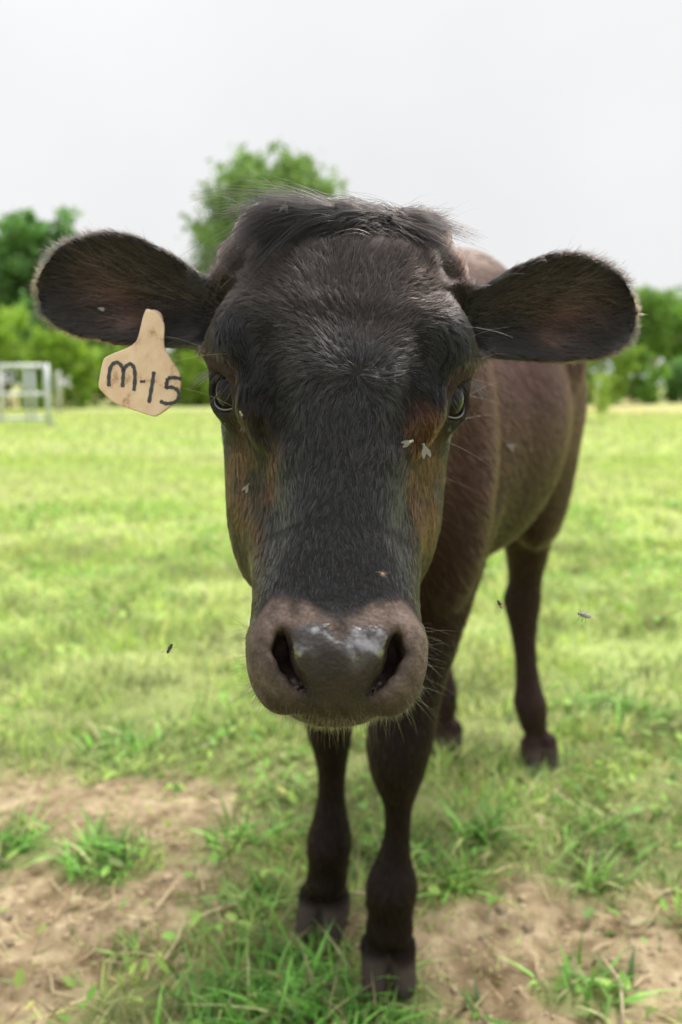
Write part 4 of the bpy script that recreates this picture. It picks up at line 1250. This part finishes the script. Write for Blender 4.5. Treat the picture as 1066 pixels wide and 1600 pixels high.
for sgn in (-1, 1):
    mir = np.array([sgn, 1, 1])
    def E2W(x): return HO + ((np.asarray(x) @ ER.T + np.array(EYE)) * mir) @ HR.T
    cen = E2W(np.zeros((1, 3)))[0]
    # sphere with corneal bulge, built in its own frame (local z looks out)
    nu, nv = 40, 28
    V = []
    for j in range(nv + 1):
        th = math.pi * j / nv
        rr0 = (EYE_R + .0012) * (1 + .035 * math.exp(-(th / .55) ** 4))
        for i in range(nu):
            ph = 2 * math.pi * i / nu
            V.append((rr0 * math.sin(th) * math.cos(ph), rr0 * math.sin(th) * math.sin(ph), rr0 * math.cos(th)))
    Qe = [(j * nu + i, j * nu + (i + 1) % nu, (j + 1) * nu + (i + 1) % nu, (j + 1) * nu + i) for j in range(nv) for i in range(nu)]
    Qe = [q_[::-1] for q_ in Qe]
    eo = mesh_np('eye', V, Qe, None, m_eye, cow)
    X = E2W(np.eye(3)) - cen
    if sgn > 0: X[0] = -X[0]
    eo.matrix_world = Matrix.Translation(Vector(cen - OFF)) @ Matrix(X.T.tolist()).to_4x4()
    # lower lid rim: wet edge, its reflection put into the pale colour
    an = np.linspace(R(222), R(350), 22)
    arc = np.stack([.0190 * np.cos(an), .0160 * np.sin(an) - .0010, np.sqrt(np.maximum(0, (EYE_R + .0019) ** 2 - (.0190 * np.cos(an)) ** 2 - (.0148 * np.sin(an)) ** 2))], 1)
    mb = MB(); mb.tube(E2W(arc) - OFF, np.interp(np.linspace(0, 1, 22), [0, .2, .8, 1], [.0002, .0007, .0009, .0004]), 8)
    rim_o = mb.build('eyelid_rim', m_rim, eo); rim_o.matrix_parent_inverse = eo.matrix_basis.inverted()
    # lashes on the upper lid
    nl_ = 110
    an = RNG.uniform(R(25), R(172), nl_)
    r0 = np.stack([.0195 * np.cos(an), .0155 * np.sin(an), np.sqrt(np.maximum(0, (EYE_R + .002) ** 2 - (.0195 * np.cos(an)) ** 2 - (.0155 * np.sin(an)) ** 2)) + .001], 1)
    Ll = RNG.uniform(.014, .027, nl_)
    t = np.linspace(0, 1, 8)[None]
    outz = (.80 * t - .18 * t * t) * Ll[:, None]
    outy = (.12 * t - .95 * t * t) * Ll[:, None] * RNG.uniform(.7, 1.1, (nl_, 1))
    outx = (np.cos(an) * .35 - .15 + RNG.normal(0, .12, nl_))[:, None] * t * Ll[:, None]
    P = r0[:, None] + np.stack([outx, outy, outz], 2)
    lash_o = hair_object('eyelashes', E2W(P.reshape(-1, 3)).reshape(nl_, 8, 3), .00016, .00003, np.repeat([[.012, .010, .010]], nl_, 0) * RNG.uniform(.6, 3.0, (nl_, 1)), parent=eo)
    lash_o.matrix_parent_inverse = eo.matrix_basis.inverted()

# ------------------------------------------------------------------ ear tag
K_ = .655 / 1244
def tagxy(px, py): return ((px - 228) * K_, -(py - 595) * K_)
outline = [(231, 497), (236, 485), (242, 485), (258, 497), (264, 508), (262, 540), (266, 551), (289, 587), (284, 626), (250, 650), (243, 650), (190, 632), (180, 625), (163, 607), (163, 598), (170, 563), (177, 557), (212, 543), (222, 533), (228, 510)]
def round_poly(pts, it=2):
    for _ in range(it):
        o = []
        for i in range(len(pts)):
            a, b_ = np.array(pts[i]), np.array(pts[(i + 1) % len(pts)])
            o += [a * .82 + b_ * .18, a * .18 + b_ * .82]
        pts = o
    return pts
pl = [tagxy(*p_) for p_ in round_poly(outline)]
m_tag, n, l, b = new_mat('ear_tag_plastic')
tc = n.new('ShaderNodeTexCoord')
nz = n.new('ShaderNodeTexNoise'); nz.inputs['Scale'].default_value = 70; nz.inputs['Detail'].default_value = 7; nz.inputs['Roughness'].default_value = .65
mp = n.new('ShaderNodeMapping'); mp.inputs['Rotation'].default_value = (0, 0, .5); mp.inputs['Scale'].default_value = (1.0, .8, 1)
l.new(tc.outputs['Object'], mp.inputs['Vector']); l.new(mp.outputs[0], nz.inputs['Vector'])
cr = n.new('ShaderNodeValToRGB'); e = cr.color_ramp.elements
e[0].position, e[0].color = .33, (.38, .21, .11, 1); e[1].position, e[1].color = .62, (.82, .60, .42, 1)
k = e.new(.44); k.color = (.74, .50, .33, 1)
l.new(nz.outputs['Fac'], cr.inputs['Fac']); l.new(cr.outputs['Color'], b.inputs['Base Color'])
b.inputs['Roughness'].default_value = .45
b.inputs['Subsurface Weight'].default_value = .05
tg = empty('ear_tag', (-(533 - 228) * K_ * .985, .655, CAM_H + .010))
tagz = math.tan(math.atan((800 - 595) / 1244) - R(9.1)) * .655
tg.location = (-(533 - 228) / 1244 * .658, .655, CAM_H + tagz)
tg.rotation_euler = (R(90 - 9), 0, R(6))
tag(tg, 'peach coloured plastic ear tag marked M-15 hanging from the cow ear', 'ear tag')
nP = len(pl); th = .0011
V = [(x, y, th) for x, y in pl] + [(x, y, -th) for x, y in pl] + [(x * .975, y * .975, th + .0006) for x, y in pl]
Qt = [(i, nP + i, nP + (i + 1) % nP, (i + 1) % nP) for i in range(nP)] + [(i, (i + 1) % nP, 2 * nP + (i + 1) % nP, 2 * nP + i) for i in range(nP)]
me = bpy.data.meshes.new('tag_plate')
me.from_pydata(V, [], Qt + [tuple(range(2 * nP, 3 * nP)), tuple(range(2 * nP - 1, nP - 1, -1))]); me.update()
me.materials.append(m_tag)
po = bpy.data.objects.new('tag_plate', me); COL.objects.link(po); po.parent = tg
mb = MB(); cx_, cy_ = tagxy(243, 489); mb.ellipsoid((cx_, cy_ - .002, -.016), (.008, .008, .004), None, 16, 10); mb.tube([(cx_, cy_ - .002, -.001), (cx_, cy_ - .002, -.008), (cx_, cy_ - .002, -.016)], .0025, 8)
mb.build('tag_button', m_tag, tg)
m_ink = simple('marker_ink', (.045, .045, .055), .6, noise=.35, scale=260)
def zxy(zx, zy): return tagxy(30 + zx / 3.23, 330 + zy / 3.23)
def stroke(name, pts, w=.0019):
    pts = [np.array(zxy(*p_)) for p_ in pts]
    # smooth the polyline
    P_ = []
    for i in range(len(pts) - 1):
        p0, p1, p2, p3 = pts[max(0, i - 1)], pts[i], pts[i + 1], pts[min(len(pts) - 1, i + 2)]
        for s in np.linspace(0, 1, 6, endpoint=False):
            P_.append(.5 * ((2 * p1) + (-p0 + p2) * s + (2 * p0 - 5 * p1 + 4 * p2 - p3) * s * s + (-p0 + 3 * p1 - 3 * p2 + p3) * s ** 3))
    P_.append(pts[-1]); P_ = np.array(P_)
    tn = np.gradient(P_, axis=0); tn /= np.linalg.norm(tn, axis=1)[:, None] + 1e-12
    nr = np.stack([-tn[:, 1], tn[:, 0]], 1)
    ww = w * .5 * (1 + .14 * np.sin(np.arange(len(P_)) * 1.3))
    ww[0] *= .7; ww[-1] *= .7
    z = th + .0010
    Va = np.c_[P_ + nr * ww[:, None], np.full(len(P_), z)]; Vb = np.c_[P_ - nr * ww[:, None], np.full(len(P_), z)]
    n_ = len(P_)
    Vs = np.concatenate([Va, Vb]); Qs = [(i, n_ + i, n_ + i + 1, i + 1) for i in range(n_ - 1)]
    return Vs, Qs
def character(name, strokes, w=.0029):
    mb = MB()
    for s in strokes: mb.add(*stroke(name, s, w))
    return mb.build(name, m_ink, tg, smooth=False)
character('letter_m', [[(480, 886), (480, 840), (490, 790), (512, 768), (535, 775), (550, 808), (548, 850), (545, 890)], [(549, 810), (565, 785), (588, 775), (604, 800), (606, 850), (600, 908)]])
character('dash_mark', [[(630, 862), (656, 861)]], .0022)
character('digit_one', [[(699, 812), (692, 860), (682, 915), (672, 968)]])
character('digit_five', [[(834, 849), (800, 842), (766, 845)], [(766, 845), (760, 872), (756, 897)], [(756, 893), (785, 890), (812, 905), (820, 930), (808, 958), (780, 970), (750, 970), (726, 958)]])

# ------------------------------------------------------------------ flies
m_fly = simple('fly_body_dark', (.025, .024, .026), .4, noise=.4, scale=900)
m_flypale = simple('fly_body_pale', (.23, .21, .19), .5, noise=.3, scale=900)
m_amber = simple('fly_abdomen_amber', (.50, .20, .03), .4)
m_olive = simple('fly_body_olive', (.42, .41, .28), .5, noise=.35, scale=900)
m_wing, n, l, b = new_mat('fly_wing')
b.inputs['Base Color'].default_value = (.26, .24, .23, 1); b.inputs['Roughness'].default_value = .4; b.inputs['Alpha'].default_value = .8
m_clear, n, l, b = new_mat('fly_wing_clear')
b.inputs['Base Color'].default_value = (.30, .30, .28, 1); b.inputs['Roughness'].default_value = .3; b.inputs['Alpha'].default_value = .22
def fly(loc, xdir, up, size, label, body=m_fly, abdomen=None, spread=20, wing=None):
    """xdir: head direction, up: away from the skin"""
    x = np.array(xdir, float); x /= np.linalg.norm(x)
    z = np.array(up, float); z -= z @ x * x; z /= np.linalg.norm(z)
    y = np.cross(z, x)
    root = empty('fly')
    root.matrix_world = Matrix.Translation(Vector(loc)) @ Matrix(np.stack([x, y, z], 1).tolist()).to_4x4()
    tag(root, label, 'fly', 'flies on and around the cow')
    s = size
    mb = MB(); mb.ellipsoid((0, 0, .22 * s), (.22 * s, .16 * s, .15 * s), None, 12, 8); mb.build('thorax', body, root)
    mb = MB(); mb.ellipsoid((-.30 * s, 0, .19 * s), (.26 * s, .15 * s, .13 * s), None, 12, 8); mb.build('abdomen', abdomen or body, root)
    mb = MB(); mb.ellipsoid((.27 * s, 0, .21 * s), (.10 * s, .14 * s, .11 * s), None, 10, 8); hd_ = mb.build('head', body, root)
    for sg in (-1, 1):
        a = R(180 - sg * spread)
        d = np.array([math.cos(a), math.sin(a), 0]); w = np.array([-d[1], d[0], 0])
        o = np.array([.02 * s, sg * .10 * s, .34 * s])
        prof = [(0, .03), (.2, .12), (.5, .17), (.78, .14), (.92, .07)]
        V = [o + d * t * .85 * s + w * ww * s + np.array([0, 0, .03 * s * t]) for t, ww in prof] + [o + d * .85 * s + np.array([0, 0, .03 * s])] + [o + d * t * .85 * s - w * ww * s * .8 for t, ww in prof[::-1]]
        me = bpy.data.meshes.new('wing'); me.from_pydata([tuple(v_) for v_ in V], [], [tuple(range(len(V)))]); me.update(); me.materials.append(wing or m_wing)
        wo = bpy.data.objects.new('wing', me); COL.objects.link(wo); wo.parent = root
        for k in range(3):
            x0 = (.12 - .12 * k) * s
            mb = MB(); mb.tube([(x0, sg * .1 * s, .18 * s), (x0 + (.1 - .1 * k) * s, sg * .32 * s, .2 * s), (x0 + (.16 - .16 * k) * s, sg * .45 * s, .0)], [.02 * s, .016 * s, .010 * s], 5)
            mb.build('leg', m_fly, root)
    return root
def on_hide(px, py):
    """the point of the hide that the camera sees at a photo pixel"""
    d = np.array([(px - 533) / 1244, 1.0, -(py - 800) / 1244])
    cp, sp_ = math.cos(R(9.1)), math.sin(R(9.1))
    d = np.array([d[0], d[1] * cp + d[2] * sp_, -d[1] * sp_ + d[2] * cp]); d /= np.linalg.norm(d)
    t_ = .36
    o_ = np.array([0, 0, CAM_H])
    for _ in range(160):
        s_ = float(sdf_cow((o_ + d * t_)[None])[0])
        if s_ < .0004: break
        t_ += s_ * .5
    p_ = o_ + d * t_
    e = .002
    g_ = np.array([float(sdf_cow((p_ + np.eye(3)[k] * e)[None])[0] - sdf_cow((p_ - np.eye(3)[k] * e)[None])[0]) for k in range(3)]); g_ /= np.linalg.norm(g_)
    return p_, g_, d
def in_air(px, py, D):
    an = math.atan((800 - py) / 1244) - R(9.1)
    return ((px - 533) / 1244 * D, D, CAM_H + D * math.tan(an))
def sit(px, py, xd, size, label, lift=.004, **kw):
    p_, g_, d_ = on_hide(px, py)
    return fly(p_ - d_ * lift, xd, g_ * .5 - d_, size, label, **kw)
sit(446, 322, (.25, .2, 1), .0085, 'pale winged fly sitting on the forelock', .024, body=m_flypale, spread=16)
sit(640, 690, (1, 0, .35), .0075, 'olive fly on the inner corner of the right eye', .004, body=m_olive, spread=8)
sit(662, 700, (-.25, .1, 1), .0095, 'pale fly with narrow wings on the right cheek below the eye', .004, body=m_flypale, spread=12)
sit(592, 896, (-1, 0, .3), .0072, 'dark fly with amber abdomen on the bridge of the nose', .003, body=m_fly, wing=m_clear, abdomen=m_amber, spread=5)
sit(512, 976, (1, 0, .3), .0036, 'tiny pale fly at the upper rim of the nose pad', .001, body=m_olive, spread=5)
sit(157, 483, (-1, 0, .3), .0052, 'small white winged fly inside the tagged ear', .010, body=m_flypale, spread=5)
sit(381, 668, (.3, 0, 1), .0048, 'small dark fly below the left eye', .003, body=m_fly, wing=m_clear, spread=14)
sit(388, 760, (.5, 0, .8), .0065, 'grey fly feeding on the dark tear streak of the left cheek', .003, body=m_flypale, spread=14)
sit(377, 645, (-.4, 0, .8), .0045, 'tiny fly at the inner corner of the left eye', .003, body=m_olive, spread=10, wing=m_clear)
sit(702, 668, (.2, 0, 1), .0045, 'small dark fly under the right eye at the cheek edge', .003, body=m_fly, spread=10, wing=m_clear)
sit(795, 697, (-1, 0, .4), .012, 'pale blurred fly on the flank of the cow', .012, body=m_flypale, spread=18)
fly(in_air(257, 1012, .56), (.5, .1, .9), (-.4, -1, .2), .0085, 'dark fly hovering over the grass left of the muzzle', body=m_fly, wing=m_clear, spread=22)
fly(in_air(787, 943, .60), (-.5, .1, .9), (.2, -1, .3), .0080, 'dark fly with amber tail hovering between the legs at right', body=m_fly, wing=m_clear, abdomen=m_amber, spread=18)
fly(in_air(922, 963, .50), (-1, .1, .3), (.1, -.7, .8), .0098, 'grey striped fly hovering right of the hind leg', body=m_flypale, wing=m_clear, spread=10)
